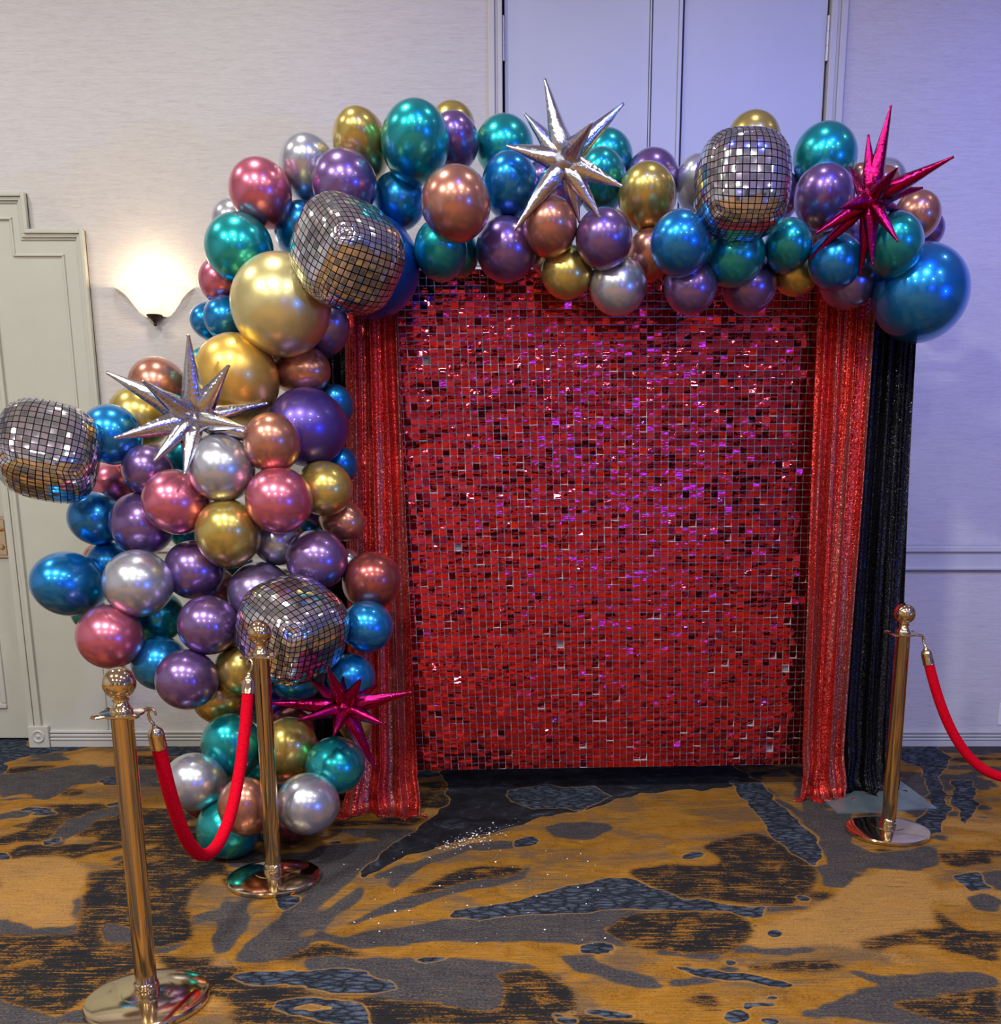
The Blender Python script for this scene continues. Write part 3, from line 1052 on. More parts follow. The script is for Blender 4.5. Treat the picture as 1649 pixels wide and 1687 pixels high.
ang_yaw = math.atan2((BR - BL).y, (BR - BL).x)
tile0 = None
n_single = 0
for j in range(NROW):
    for i in range(NCOL):
        c = bil((i + 0.5) / NCOL, (j + 0.5) / NROW)
        rx = rt.gauss(0.3, 3.2)
        rz = rt.gauss(0, 2.4)
        if rt.random() < 0.16:
            rx += rt.gauss(0, 11)
            rz += rt.gauss(0, 9)
        roll = rt.gauss(0.6, 0.6)
        if rt.random() < 0.0007:
            continue
        M = Matrix.Translation(c - SWI) @ Matrix.Rotation(ang_yaw + R(rz), 4, 'Z') @ Matrix.Rotation(R(-roll), 4, 'Y') @ Matrix.Translation((0, 0, 0.0147)) @ Matrix.Rotation(R(rx), 4, 'X') @ Matrix.Translation((0, 0, -0.0151))
        me, sv, sf = variants[rt.randrange(10)]
        # the squares that show largest, in the open rows under the balloons, are parts of their own
        if NROW - 13 <= j < NROW - 6 and 6 <= i < 49 and n_single < 300:
            o = bpy.data.objects.new('shimmer_tile', me)
            COL.objects.link(o)
            o.parent = sw
            o.matrix_local = M
            n_single += 1
        else:
            k0 = len(stuff_v)
            stuff_v.extend(tuple(M @ p) for p in sv)
            stuff_f.extend(tuple(k0 + q for q in fc) for fc in sf)
        pc = M @ Vector((0, -0.001, 0.0125))
        q = [pin_b.verts.new(pc + Vector(d)) for d in ((-0.0016, 0, 0), (0, 0, 0.0016), (0.0016, 0, 0), (0, 0, -0.0016))]
        tip = pin_b.verts.new(pc + Vector((0, -0.0025, 0)))
        for k in range(4):
            pin_b.faces.new((q[k], q[(k + 1) % 4], tip))
me = bpy.data.meshes.new('shimmer_tiles')
me.from_pydata(stuff_v, [], stuff_f)
me.materials.append(M_TILE)
o = bpy.data.objects.new('shimmer_tiles', me)
COL.objects.link(o)
o.parent = sw
tag(o, kind='stuff')
o = obj('pins', pin_b, M_PIN, sw)
tag(o, kind='stuff')

# ------------------------------------------------------------------ backdrop stand
st = empty('backdrop_stand', (0.35, 4.86, 0))
tag(st, 'pipe stand behind the curtains with a grey steel foot plate on the carpet', 'backdrop stand')
STO = Vector((0.35, 4.86, 0))
pc = [on_floor(1379, 1341), on_floor(1543, 1333), on_floor(1483, 1288)]
b = bmesh.new()
p0, p1, p2 = pc
p3 = p0 + (p2 - p1)
q0 = [b.verts.new(p - STO + Vector((0, 0, 0.0))) for p in (p0, p1, p2, p3)]
q1 = [b.verts.new(p - STO + Vector((0, 0, 0.007))) for p in (p0, p1, p2, p3)]
b.faces.new(q0)
b.faces.new(q1)
for k in range(4):
    b.faces.new((q0[k], q0[(k + 1) % 4], q1[(k + 1) % 4], q1[k]))
pr = obj('foot_plate', b, M_STEEL, st)
cR = (p0 + p1 + p2 + p3) / 4
b = bmesh.new()
bo = (p1 * 0.16 + p2 * 0.84) * 0.8 + cR * 0.2 - STO
lathe(b, [(0.011, 0.006), (0.011, 0.009), (0.008, 0.013), (0, 0.014)], 16, Matrix.Translation(bo))
obj('plate_bolt', b, M_POLE, pr, True, 40)
cL = Vector((-0.80, 4.80, 0))
b = bmesh.new()
box(b, cL.x - 0.2 - STO.x, cL.x + 0.2 - STO.x, cL.y - 0.2 - STO.y, cL.y + 0.2 - STO.y, 0, 0.007)
obj('foot_plate', b, M_STEEL, st)
for c, up_x in ((cR, 1.62), (cL, cL.x)):
    b = bmesh.new()
    lathe(b, [(0.024, 0.007), (0.024, 1.3), (0.021, 1.31), (0.021, 2.43), (0, 2.44)], 20, Matrix.Translation(Vector((up_x, 4.86, 0)) - STO))
    obj('upright', b, M_POLE, st, True, 40)
b = bmesh.new()
tube(b, [Vector((-0.95, 4.86, 2.42)) - STO, Vector((1.75, 4.86, 2.42)) - STO], 0.019, 16)
obj('crossbar', b, M_POLE, st, True, 40)


# ------------------------------------------------------------------ curtains
def curtain(name, label, path_top, path_bot, z_top, mat, folds, amp, seed, puddle=0.06, levels=44, nx=110, spread=0.10, mid=None, hem=True, group=None):
    """hanging cloth: pleats across, gathered hem settling on the floor"""
    rr = random.Random(seed)
    ph = [rr.uniform(0, 6.28) for _ in range(6)]
    bm = bmesh.new()
    rows = []
    a0, a1 = Vector(path_top[0]), Vector(path_top[1])
    c0, c1 = Vector(path_bot[0]), Vector(path_bot[1])
    for j in range(levels + 1):
        v = j / levels                      # 0 top .. 1 floor
        z = z_top * (1 - v)
        k = v ** 1.3
        row = []
        for i in range(nx + 1):
            u = i / nx
            p = (a0.lerp(a1, u)).lerp(c0.lerp(c1, u), k)
            if mid:
                s = math.sin(math.pi * min(1, v / mid[0])) if v < mid[0] else 0
                p.x += mid[1] * s
            wv = 2 * math.pi * folds * (u + 0.03 * math.sin(6.3 * u + ph[0]) + 0.012 * math.sin(3 * v + ph[1]))
            am = amp * (0.75 + 0.35 * math.sin(2.2 * u * 6.28 + ph[2]) + 0.2 * v)
            yy = -am * (math.sin(wv + ph[3]) + 0.35 * math.sin(2.3 * wv + ph[4] + 1.2 * v) + 0.12 * math.sin(5.1 * wv + 9 * v + ph[5]))
            xx = am * 0.35 * math.cos(wv + ph[3])
            # near the floor the cloth buckles outward and creases
            low = max(0.0, (v - 0.86) / 0.14)
            yy -= puddle * low ** 1.6 + 0.012 * low * math.sin(41 * v + 9 * u + ph[1])
            xx += (u - 0.5) * spread * low ** 2 + 0.010 * low * math.sin(55 * v + 5 * u)
            zz = max(0.0015, z + 0.010 * low * math.sin(14 * u + ph[2]) * (1 - v) * 8)
            row.append(bm.verts.new((p.x + xx, p.y + yy, zz)))
        rows.append(row)
    # hem lying forward on the carpet
    if hem:
        last = rows[-1]
        for q in range(1, 5):
            row = []
            for i, vt in enumerate(last):
                u = i / nx
                row.append(bm.verts.new((vt.co.x + (u - 0.5) * 0.02 * q, vt.co.y - 0.012 * q * (1 + 0.5 * math.sin(9 * u + ph[0])), 0.0015 + 0.012 * (q % 2) * (0.5 + 0.5 * math.sin(23 * u + q)))))
            rows.append(row)
    for A, B in zip(rows, rows[1:]):
        for i in range(nx):
            bm.faces.new((A[i], A[i + 1], B[i + 1], B[i]))
    me = bpy.data.meshes.new(name)
    bmesh.ops.recalc_face_normals(bm, faces=bm.faces)
    for f in bm.faces:
        f.smooth = True
    org = (c0 + c1) / 2
    org.z = 0
    for v_ in bm.verts:
        v_.co -= org
    bm.to_mesh(me)
    bm.free()
    me.materials.append(mat)
    o = bpy.data.objects.new(name, me)
    o.location = org
    COL.objects.link(o)
    md = o.modifiers.new('thick', 'SOLIDIFY')
    md.thickness = 0.002
    tag(o, label, 'curtain', group)
    return o


curtain('sequin_curtain', 'narrow red sequin curtain beside the balloon column, its hem puddled on the carpet', ((-0.81, 4.54, 0), (-0.585, 4.55, 0)), ((-0.86, 4.39, 0), (-0.525, 4.40, 0)), 2.42, M_REDSEQ, 3.6, 0.022, 3, 0.05, spread=0.02)
curtain('sequin_curtain', 'narrow red sequin curtain next to the black one, gathered at its foot', ((1.235, 4.63, 0), (1.485, 4.64, 0)), ((1.285, 4.60, 0), (1.475, 4.62, 0)), 2.42, M_REDSEQ, 3.4, 0.022, 5, 0.04, spread=0.03)
curtain('sequin_curtain', 'black sequin curtain behind the brass post, hanging onto the grey foot plate', ((1.475, 4.72, 0), (1.70, 4.73, 0)), ((1.475, 4.70, 0), (1.775, 4.72, 0)), 2.42, M_BLKSEQ, 3.2, 0.024, 8, 0.05, spread=0.0)
curtain('sequin_curtain', 'black sequin curtain mostly hidden behind the balloon column and red curtain', ((-1.02, 4.66, 0), (-0.72, 4.66, 0)), ((-1.06, 4.62, 0), (-0.74, 4.63, 0)), 2.42, M_BLKSEQ, 3.0, 0.02, 12, 0.02, spread=0.0)


# ------------------------------------------------------------------ stanchions and ropes
def stanchion(loc, label, proto=None):
    if proto is not None:
        r = proto.copy()
        COL.objects.link(r)
        r.location = loc
        r['label'] = label
        for ch in list(proto.children):
            c = ch.copy()
            COL.objects.link(c)
            c.parent = r
        return r
    r = empty('rope_stanchion', loc)
    tag(r, label, 'stanchion', 'brass posts of the velvet rope barrier')
    bm = bmesh.new()
    lathe(bm, [(0, 0.0), (0.168, 0.0), (0.174, 0.003), (0.175, 0.014), (0.172, 0.019), (0.165, 0.022), (0.12, 0.030), (0.075, 0.036), (0.070, 0.036), (0.070, 0.0385), (0.04, 0.041), (0, 0.042)], 72)
    obj('base', bm, M_BRASS, r, True, 35)
    bm = bmesh.new()
    lathe(bm, [(0.030, 0.038), (0.030, 0.858), (0.031, 0.862), (0.026, 0.866)], 40)
    obj('pole', bm, M_BRASSP, r, True, 35)
    bm = bmesh.new()
    lathe(bm, [(0.035, 0.038), (0.036, 0.042), (0.0365, 0.052), (0.033, 0.054), (0.0335, 0.06), (0.0345, 0.064), (0.0315, 0.068), (0.0305, 0.07)], 40)
    obj('foot_collar', bm, M_BRASS, r, True, 40)
    bm = bmesh.new()
    lathe(bm, [(0.024, 0.866), (0.058, 0.865), (0.060, 0.867), (0.060, 0.870), (0.058, 0.872), (0.024, 0.873)], 40)
    for a in range(4):
        an = math.pi / 4 + a * math.pi / 2
        c, s = math.cos(an), math.sin(an)
        tube(bm, [(c * 0.055 - s * 0.016, s * 0.055 + c * 0.016, 0.869), (c * 0.076 - s * 0.013, s * 0.076 + c * 0.013, 0.869), (c * 0.083, s * 0.083, 0.869), (c * 0.076 + s * 0.013, s * 0.076 - c * 0.013, 0.869), (c * 0.055 + s * 0.016, s * 0.055 - c * 0.016, 0.869)], 0.0035, 8)
    obj('rope_ring', bm, M_BRASS, r, True, 40)
    bm = bmesh.new()
    lathe(bm, [(0.030, 0.873), (0.031, 0.878), (0.027, 0.883), (0.021, 0.893), (0.0185, 0.901), (0.0225, 0.905), (0.0225, 0.909), (0.017, 0.913)], 36)
    obj('neck', bm, M_BRASS, r, True, 50)
    bm = bmesh.new()
    lathe(bm, [(0.0165, 0.911)] + [(0.0445 * math.sin(t), 0.953 - 0.0445 * math.cos(t)) for t in [R(22 + 158 * k / 22) for k in range(22)]] + [(0, 0.9975)], 40)
    obj('ball_finial', bm, M_BRASS, r, True)
    return r


pL, pM, pR = on_floor(244, 1651), on_floor(452, 1450), on_floor(1462, 1372)
s1 = stanchion(pL, 'brass rope post nearest the camera, low in the corner of the picture')
s2 = stanchion(pM, 'brass rope post in front of the balloon column, mirror balloon behind its ball', s1)
s3 = stanchion(pR, 'brass rope post in front of the black curtain', s1)
pE = Vector((pR.x + 0.98, pR.y - 0.10, 0))
s4 = stanchion(pE, 'brass rope post outside the picture, holding the far end of the rope', s1)


def rope(A, B, sag, label, bulge=(0, 0)):
    A, B = Vector(A), Vector(B)
    dirh = (B - A)
    dirh.z = 0
    r = empty('velvet_rope', (A + B) / 2)
    O = Vector(r.location)
    tag(r, label, 'rope')
    # hyperbolic-cosine hang
    n = 60
    L = dirh.length
    a = 0.35
    for _ in range(60):
        g = a * (math.cosh(L / 2 / a) - 1) - sag
        a *= 1.04 if g > 0 else 0.96
    pts = []
    for k in range(n + 1):
        u = k / n
        x = (u - 0.5) * L
        z = a * (math.cosh(x / a) - math.cosh(L / 2 / a))
        p = A.lerp(B, u)
        hump = math.sin(math.pi * u)
        pts.append(Vector((p.x + bulge[0] * hump, p.y + bulge[1] * hump, p.z + z)))
    # arclength resample
    d = [0]
    for p, q in zip(pts, pts[1:]):
        d.append(d[-1] + (q - p).length)
    tot = d[-1]

    def along(s):
        s = max(0, min(tot, s))
        for k in range(len(d) - 1):
            if d[k + 1] >= s:
                t = (s - d[k]) / max(1e-9, d[k + 1] - d[k])
                return pts[k].lerp(pts[k + 1], t)
        return pts[-1]

    bm = bmesh.new()
    s0, s1_ = 0.115, tot - 0.115
    tube(bm, [along(s0 + (s1_ - s0) * k / 70) - O for k in range(71)], 0.0205, 20)
    obj('velvet_sleeve', bm, M_VELVET, r, True, 60)
    for e in (0, 1):
        g = (lambda s: along(s)) if e == 0 else (lambda s: along(tot - s))
        bm = bmesh.new()
        P_ = [g(s) - O for s in (0.048, 0.056, 0.062, 0.068, 0.080, 0.112, 0.114, 0.122)]
        tube(bm, P_, [0.007, 0.009, 0.015, 0.0205, 0.0225, 0.0225, 0.0235, 0.0235], 20)
        fe = obj('ferrule', bm, M_BRASS, r, True, 40)
        bm = bmesh.new()
        t0, t1 = g(0.0) - O, g(0.052) - O
        ax = (t0 - t1).normalized()
        sd = ax.cross(Vector((0, 0, 1)))
        if sd.length < 0.05:
            sd = Vector((1, 0, 0))
        sd.normalize()
        loop = [t1 + ax * 0.005, t1 + ax * 0.018 + sd * 0.008, t1 + ax * 0.036 + sd * 0.011, t1 + ax * 0.050 + sd * 0.006, t1 + ax * 0.053 - sd * 0.004, t1 + ax * 0.044 - sd * 0.010, t1 + ax * 0.034 - sd * 0.010]
        tube(bm, loop, [0.005, 0.0045, 0.004, 0.004, 0.004, 0.0035, 0.003], 10)
        obj('snap_hook', bm, M_BRASS, fe, True, 60)
    return r


def ring_pt(p, dx, dy):
    v = Vector((dx, dy)).normalized() * 0.079
    return Vector((p.x + v.x, p.y + v.y, 0.867))


rope(ring_pt(pL, 0.75, 0.6), ring_pt(pM, -0.25, -1.0), 0.585, 'red velvet rope slung between the two brass posts by the balloon column', (-0.02, 0))
rope(ring_pt(pR, 0.8, -0.6), ring_pt(pE, -0.8, 0.3), 0.62, 'red velvet rope running from the post at the black curtain out of the picture')

# ------------------------------------------------------------------ balloons
# colour, cx, cy, rx, ry (pixels), layer (0 front), tail direction in the picture plane (degrees, 0 right, 90 down) or None, label
BL_ = []


def B(col, cx, cy, rx, ry, layer, tail, label):
    BL_.append((col, cx, cy, rx, ry, layer, tail, label))


# shoulder of the arch, above the mirror cube
B('pink', 429, 316, 50, 52, 1, 62, 'pink chrome balloon with stretched neck at the shoulder of the arch, below silver')
B('silver', 508, 279, 45, 54, 2, 80, 'silver chrome balloon above the pink one at the shoulder of the arch')
B('gold', 595, 240, 44, 58, 2, 75, 'gold chrome balloon touching the wide teal one at the bend of the arch')
B('teal', 684, 235, 54, 64, 1, 95, 'largest teal chrome balloon high at the bend of the arch, right beside the gold one')
B('purple', 567, 303, 53, 51, 1, 120, 'purple chrome balloon directly above the tilted mirror cube')
B('blue', 657, 331, 42, 45, 2, 90, 'blue chrome balloon below the largest teal balloon at the bend')
B('silver', 384, 363, 32, 34, 3, 30, 'silver balloon peeping out behind pink and teal at the outer edge of the shoulder')
B('teal', 394, 409, 53, 54, 1, 15, 'teal chrome balloon at the outer shoulder, above the pale gold giant')
B('blue', 492, 378, 38, 45, 2, 110, 'blue chrome balloon tucked against the outer side of the tilted mirror cube')
B('pink', 366, 463, 36, 38, 2, 40, 'half hidden pink balloon under the outer teal one, level with the wall lamp')
B('palegold', 463, 503, 78, 80, 0, None, 'giant pale gold satin balloon at the top of the column, below the mirror cube')
B('cobalt', 609, 439, 79, 79, 2, None, 'giant cobalt blue balloon behind the tilted mirror cube')
B('blue', 372, 524, 34, 35, 2, 10, 'blue balloon beside the pale gold giant, the front one of two overlapping blues')
B('blue', 351, 530, 30, 37, 3, 10, 'blue balloon rim showing behind another blue beside the wall lamp')
B('amber', 390, 625, 66, 73, 1, 80, 'giant amber gold satin balloon behind the silver starburst')
B('teal', 338, 607, 32, 34, 3, None, 'sliver of a teal balloon behind the upright silver spike')
B('lavender', 538, 546, 34, 44, 2, 120, 'lavender satin balloon below the tilted mirror cube, beside the black curtain')
B('copper', 494, 609, 50, 41, 2, 185, 'copper balloon wedged under the pale gold giant, with an orange sheen')
B('indigo', 507, 704, 65, 61, 1, None, 'giant indigo satin balloon on the curtain side of the column')
B('blue', 553, 669, 28, 35, 3, None, 'small blue balloon behind the upper edge of the indigo giant')
B('blue', 560, 766, 28, 31, 3, None, 'small blue balloon behind the lower edge of the indigo giant')
B('copper', 448, 730, 45, 49, 0.5, 90, 'copper chrome balloon overlapping the indigo giant, at the tip of a silver spike')
B('silver', 364, 771, 53, 53, -0.6, None, 'silver chrome balloon directly below the silver starburst of the column')
B('pink', 460, 824, 53, 52, 0, None, 'pink chrome balloon in the middle of the column, below the copper one')
B('gold', 533, 805, 43, 47, 1, 175, 'gold chrome balloon below the indigo giant, near the curtain')
B('purple', 530, 838, 32, 29, 2, None, 'purple rim showing under the gold balloon near the curtain')
B('copper', 563, 857, 33, 38, 2, 200, 'rose copper balloon at the curtain edge of the column, behind gold')
B('teal', 508, 872, 28, 28, 3, None, 'sliver of teal balloon above the large dark purple one by the curtain')
B('silver', 459, 888, 41, 43, 1, 270, 'silver balloon half hidden under the pink balloon in mid column')
B('purple', 522, 922, 50, 47, 1, 190, 'dark purple balloon above the lower mirror cube, beside burgundy')
B('silver', 570, 928, 23, 24, 3, None, 'grey sliver of a balloon between dark purple and burgundy')
B('burgundy', 612, 957, 49, 45, 1, 140, 'burgundy balloon standing out over the red curtain')
B('blue', 605, 1032, 41, 41, 1, 200, 'blue balloon under the burgundy one, beside the lower mirror cube')
B('mauve', 430, 979, 53, 51, 1, None, 'soft mauve balloon just above the lower mirror cube')
B('copper', 355, 972, 36, 40, 3, None, 'dark copper balloon deep in a gap between purple ones')
B('teal', 387, 935, 30, 32, 3, None, 'sliver of teal balloon under the bright gold one in mid column')
B('gold', 376, 879, 51, 56, 0, 95, 'bright gold balloon in the centre of the column, below the silver one')
B('purple', 320, 939, 47, 47, 1, 180, 'glossy purple balloon between the bright gold and the silver one')
B('teal', 308, 877, 27, 27, 3, None, 'small teal balloon showing under the pink one with neck to the centre')
B('pink', 291, 827, 55, 51, 0.3, 10, 'pink chrome balloon stretched towards the centre of the column, under a silver spike')
B('purple', 234, 863, 50, 50, 1, 30, 'mauve purple balloon between blue and pink on the outer side')
B('purple', 244, 775, 41, 40, 1, 60, 'mauve purple balloon below the tip of the lowest silver spike')
B('pink', 190, 806, 42, 42, 3, 30, 'dull pink balloon behind the mirror ball end of the garland')
B('blue', 158, 854, 42, 44, 1, 15, 'bright blue balloon under the dull pink one on the outer side')
B('blue', 180, 927, 34, 34, 2, 30, 'blue balloon half covered by the silver one, above the outermost blue')
B('copper', 163, 920, 24, 24, 3, None, 'copper crescent behind a blue balloon on the outer side')
B('blue', 114, 962, 60, 51, 1, 10, 'outermost large blue balloon in front of the grey door surround')
B('silver', 228, 961, 55, 53, 0, None, 'silver chrome balloon beside the outermost blue one')
B('teal', 259, 1015, 42, 43, 2, None, 'dark teal balloon under the silver one beside the outermost blue')
B('teal', 147, 1009, 28, 28, 2, None, 'green teal crescent below the outermost blue balloon')
B('pink', 181, 1049, 51, 51, 0, None, 'pink chrome balloon right above the ball of the nearest brass post')
B('purple', 343, 1030, 48, 47, 0, None, 'dark purple balloon beside the ball of the post in front of the column')
B('blue', 263, 1092, 45, 43, 1, 330, 'deep blue balloon between the pink one and the lowest purple one')
B('purple', 308, 1119, 50, 48, 0, None, 'lowest purple balloon on the outer side of the column')
B('gold', 398, 1102, 42, 43, 1, None, 'olive gold balloon behind the upper end of the red rope')
B('gold', 362, 1148, 43, 43, 2, None, 'lower gold balloon under the lowest purple one')
# foot of the column
B('teal', 382, 1229, 47, 54, 1, 80, 'bright teal balloon at the foot of the column, behind the red rope')
B('silver', 321, 1288, 50, 47, 1, 20, 'silver balloon with a pulled neck at the foot, inside the rope loop')
B('copper', 405, 1329, 43, 49, 0, 85, 'copper balloon at the foot of the column, between rope and brass post')
B('teal', 377, 1364, 50, 50, 1, None, 'lowest teal balloon, resting on the carpet inside the rope loop')
B('gold', 475, 1233, 46, 52, 1, 100, 'gold balloon at the foot, beside the brass post and under the magenta starburst')
B('teal', 552, 1261, 46, 48, 1, 190, 'teal balloon at the foot, nearest the red curtain')
B('silver', 507, 1324, 51, 49, 0, None, 'silver pearl balloon at the foot, on the curtain side of the brass post')
B('burgundy', 478, 1344, 42, 42, 2, None, 'dark burgundy balloon under the silver pearl one on the carpet')
B('burgundy', 331, 1320, 27, 27, 3, None, 'small burgundy crescent under the silver balloon with the pulled neck')
B('teal', 421, 1262, 36, 38, 2, None, 'teal balloon behind the brass post at the foot')
B('blue', 490, 1113, 45, 42, 2, None, 'navy blue balloon in shade just below the lower mirror cube')
B('blue', 578, 1115, 39, 38, 1, None, 'blue balloon above the magenta starburst, by the red curtain')
B('burgundy', 478, 1206, 39, 39, 3, None, 'plum coloured balloon behind the gold one under the magenta starburst')
B('gold', 585, 1196, 25, 26, 3, None, 'gold sliver behind the magenta spikes near the red curtain')
B('copper', 437, 1118, 22, 24, 3, None, 'copper sliver behind the brass post, beside the lower mirror cube')
B('blue', 396, 1036, 28, 32, 3, None, 'dark blue sliver between the dark purple balloon and the lower mirror cube')
B('purple', 437, 1158, 36, 36, 3, None, 'shaded purple balloon behind the brass post in the core of the column')
# arm at the outer side
B('blue', 184, 716, 47, 47, 1, 30, 'blue balloon between the mirror ball and the gold one on the outer arm')
B('gold', 230, 687, 48, 48, 1, 30, 'gold balloon behind the far spikes of the silver starburst on the outer arm')
B('copper', 260, 637, 47, 45, 2, 50, 'copper balloon at the top of the outer arm, near the wall lamp')
B('teal', 305, 752, 30, 36, 2, None, 'small teal balloon between the two lower silver spikes')
B('copper', 232, 742, 32, 26, 3, None, 'dark copper balloon behind blue, gold and purple on the outer arm')
B('purple', 316, 800, 26, 30, 3, None, 'shaded purple balloon in the gap under the silver starburst')
# top of the arch
B('gold', 745, 208, 36, 37, 3, None, 'dull gold balloon behind purple at the highest point of the arch')
B('purple', 748, 234, 39, 46, 2, 90, 'purple balloon between the largest teal one and the bluish teal one')
B('teal', 831, 242, 46, 48, 3, 90, 'bluish teal balloon just behind the top silver starburst')
B('blue', 840, 306, 45, 52, 1, 90, 'shiny blue balloon under the bluish teal one, beside the top starburst')
B('copper', 751, 336, 55, 59, 0, 95, 'rose copper balloon, the biggest of the top, under purple and teal')
B('teal', 726, 412, 42, 48, 1, 90, 'teal balloon below the big rose copper one, touching the shimmer wall')
B('teal', 760, 418, 28, 36, 2, None, 'dark teal crescent between a teal and a purple balloon over the shimmer wall')
B('purple', 834, 411, 48, 51, 1, 100, 'grey purple balloon hanging over the top edge of the shimmer wall')
B('copper', 906, 373, 43, 48, 0, 90, 'copper balloon below the lower spikes of the top silver starburst')
B('purple', 923, 318, 38, 40, 2, None, 'purple balloon behind the hub of the top silver starburst')
B('purple', 893, 296, 27, 30, 3, None, 'plum sliver between the blue balloon and the top starburst')
B('gold', 934, 448, 42, 41, 1, 270, 'bronze gold balloon hanging under the copper one over the shimmer wall')
B('purple', 995, 393, 45, 48, 0, 90, 'dark purple balloon under the spike tips of the top starburst')
B('silver', 1018, 470, 46, 46, 1, 270, 'silver balloon hanging lowest under the dark purple one over the shimmer wall')
B('teal', 1000, 262, 41, 46, 3, 90, 'upper of two teal balloons behind the long spike of the top starburst')
B('teal', 990, 299, 41, 51, 2, 90, 'lower of two teal balloons behind the long spike of the top starburst')
B('purple', 1075, 290, 41, 41, 3, None, 'purple balloon behind the olive gold one on the arch')
B('gold', 1066, 324, 46, 53, 1, 90, 'olive gold balloon between teal and the upright mirror cube')
B('silver', 1150, 304, 37, 46, 3, 90, 'silver balloon half hidden by the upright mirror cube')
B('copper', 1070, 420, 36, 42, 2, 90, 'copper balloon squeezed between dark purple and blue under the olive gold one')
B('blue', 1121, 401, 48, 52, 0, 90, 'blue balloon below the corner of the upright mirror cube')
B('purple', 1138, 472, 43, 42, 1, 270, 'purple balloon hanging under the blue one beside the mirror cube')
B('teal', 1210, 421, 48, 49, 1, None, 'deep teal balloon directly under the upright mirror cube')
B('purple', 1234, 470, 44, 44, 1, 270, 'purple balloon hanging under the deep teal one')
B('gold', 1241, 233, 46, 43, 2, 90, 'gold balloon on top of the upright mirror cube')
B('teal', 1359, 259, 52, 50, 2, 100, 'big teal balloon at the far end of the arch, above the purple one')
B('purple', 1357, 325, 47, 52, 1, 90, 'purple balloon beside the magenta starburst at the end of the arch')
B('purple', 1287, 322, 30, 38, 3, None, 'dark purple sliver behind the edge of the upright mirror cube')
B('teal', 1298, 405, 38, 43, 1, 100, 'blue teal balloon at the lower corner of the upright mirror cube')
B('copper', 1343, 388, 29, 29, 3, None, 'copper sliver behind the lowest long magenta spike on the arch')
B('gold', 1312, 447, 37, 39, 2, 270, 'bronze gold balloon over the corner of the shimmer wall')
B('blue', 1376, 431, 42, 45, 1, 90, 'blue balloon below the long magenta spikes on the arch')
B('mauve', 1397, 461, 45, 45, 1, None, 'silvery mauve balloon over the top of the red curtain')
B('teal', 1473, 403, 45, 51, 1, 90, 'teal balloon under the magenta starburst, above the giant blue one')
B('blue', 1516, 483, 74, 77, 2, None, 'giant blue balloon at the end of the arch, over the black curtain')
B('copper', 1511, 355, 36, 39, 1, 100, 'copper balloon at the outer end of the arch, right of the magenta starburst')
B('purple', 1525, 378, 29, 30, 2, None, 'purple crescent behind the outermost copper balloon')
B('copper', 1453, 306, 30, 32, 2, None, 'copper balloon behind the upper magenta spikes on the arch')
B('silver', 1456, 300, 35, 36, 3, None, 'pale silver rim behind copper and the upper magenta spikes')
B('copper', 1418, 294, 22, 24, 3, None, 'small copper balloon between the big teal one and the magenta hub')
B('purple', 1413, 386, 34, 40, 2, None, 'violet balloon behind the lower magenta spikes on the arch')
B('silver', 896, 426, 22, 24, 3, None, 'grey sliver of a balloon between grey purple and bronze gold')

CUBES = [  # cx, cy, pixel half size, layer
    (572, 419, 87, 0), (1222, 306, 80, 0), (482, 1037, 84, 0), (80, 744, 79, 0)]
STARS = [(930, 264, 40, -1), (321, 689, 40, -1), (1434, 328, 62, -1), (568, 1165, 48, -1)]


def base_y(cx, cy):
    if cy > 540 or cx < 420:
        y = np.interp(cy, [300, 500, 800, 1000, 1200, 1370], [4.40, 4.28, 4.16, 4.06, 3.97, 3.90])
    else:
        y = 4.36
    if cx > 600 and cy < 540:
        y = np.interp(cx, [600, 1500], [4.40, 4.50])
    return float(y)


items = []
for k, (col, cx, cy, rx, ry, ly, tl, lb) in enumerate(BL_):
    items.append(dict(cx=cx, cy=cy, r=(rx + ry) / 2, ly=ly))
for cx, cy, r, ly in CUBES:
    items.append(dict(cx=cx, cy=cy, r=r, ly=ly - 0.4))
for cx, cy, r, ly in STARS:
    items.append(dict(cx=cx, cy=cy, r=r, ly=ly))
for it in items:
    it['t'] = base_y(it['cx'], it['cy']) + (it['ly'] - 1) * 0.12
    it['y'] = it['t']
    d = ray(it['cx'], it['cy'])
    it['d'] = np.array(d) / d[1]
    it['k'] = 1 / (F * d[1])          # metres per pixel and metre of distance


def clamp_y(it):
    R_ = it['r'] * it['k'] * it['y']
    lim = 9
    if it['cx'] + it['r'] > 560 and it['cy'] > 520:
        lim = (4.44 if it['cy'] < 950 else 4.35) - R_
    if it['cy'] + it['r'] > 445 and 600 < it['cx'] < 1370:
        lim = 4.60 - R_
    if it['cx'] >= 1370 and it['cy'] + it['r'] > 470:
        lim = 4.56 - R_
    it['y'] = min(it['y'], lim)
    # stay off the floor
    z = CAMZ + it['d'][2] * it['y']
    if z < R_ and it['d'][2] < 0:
        it['y'] = (CAMZ) / (-it['d'][2] + it['r'] * it['k'])


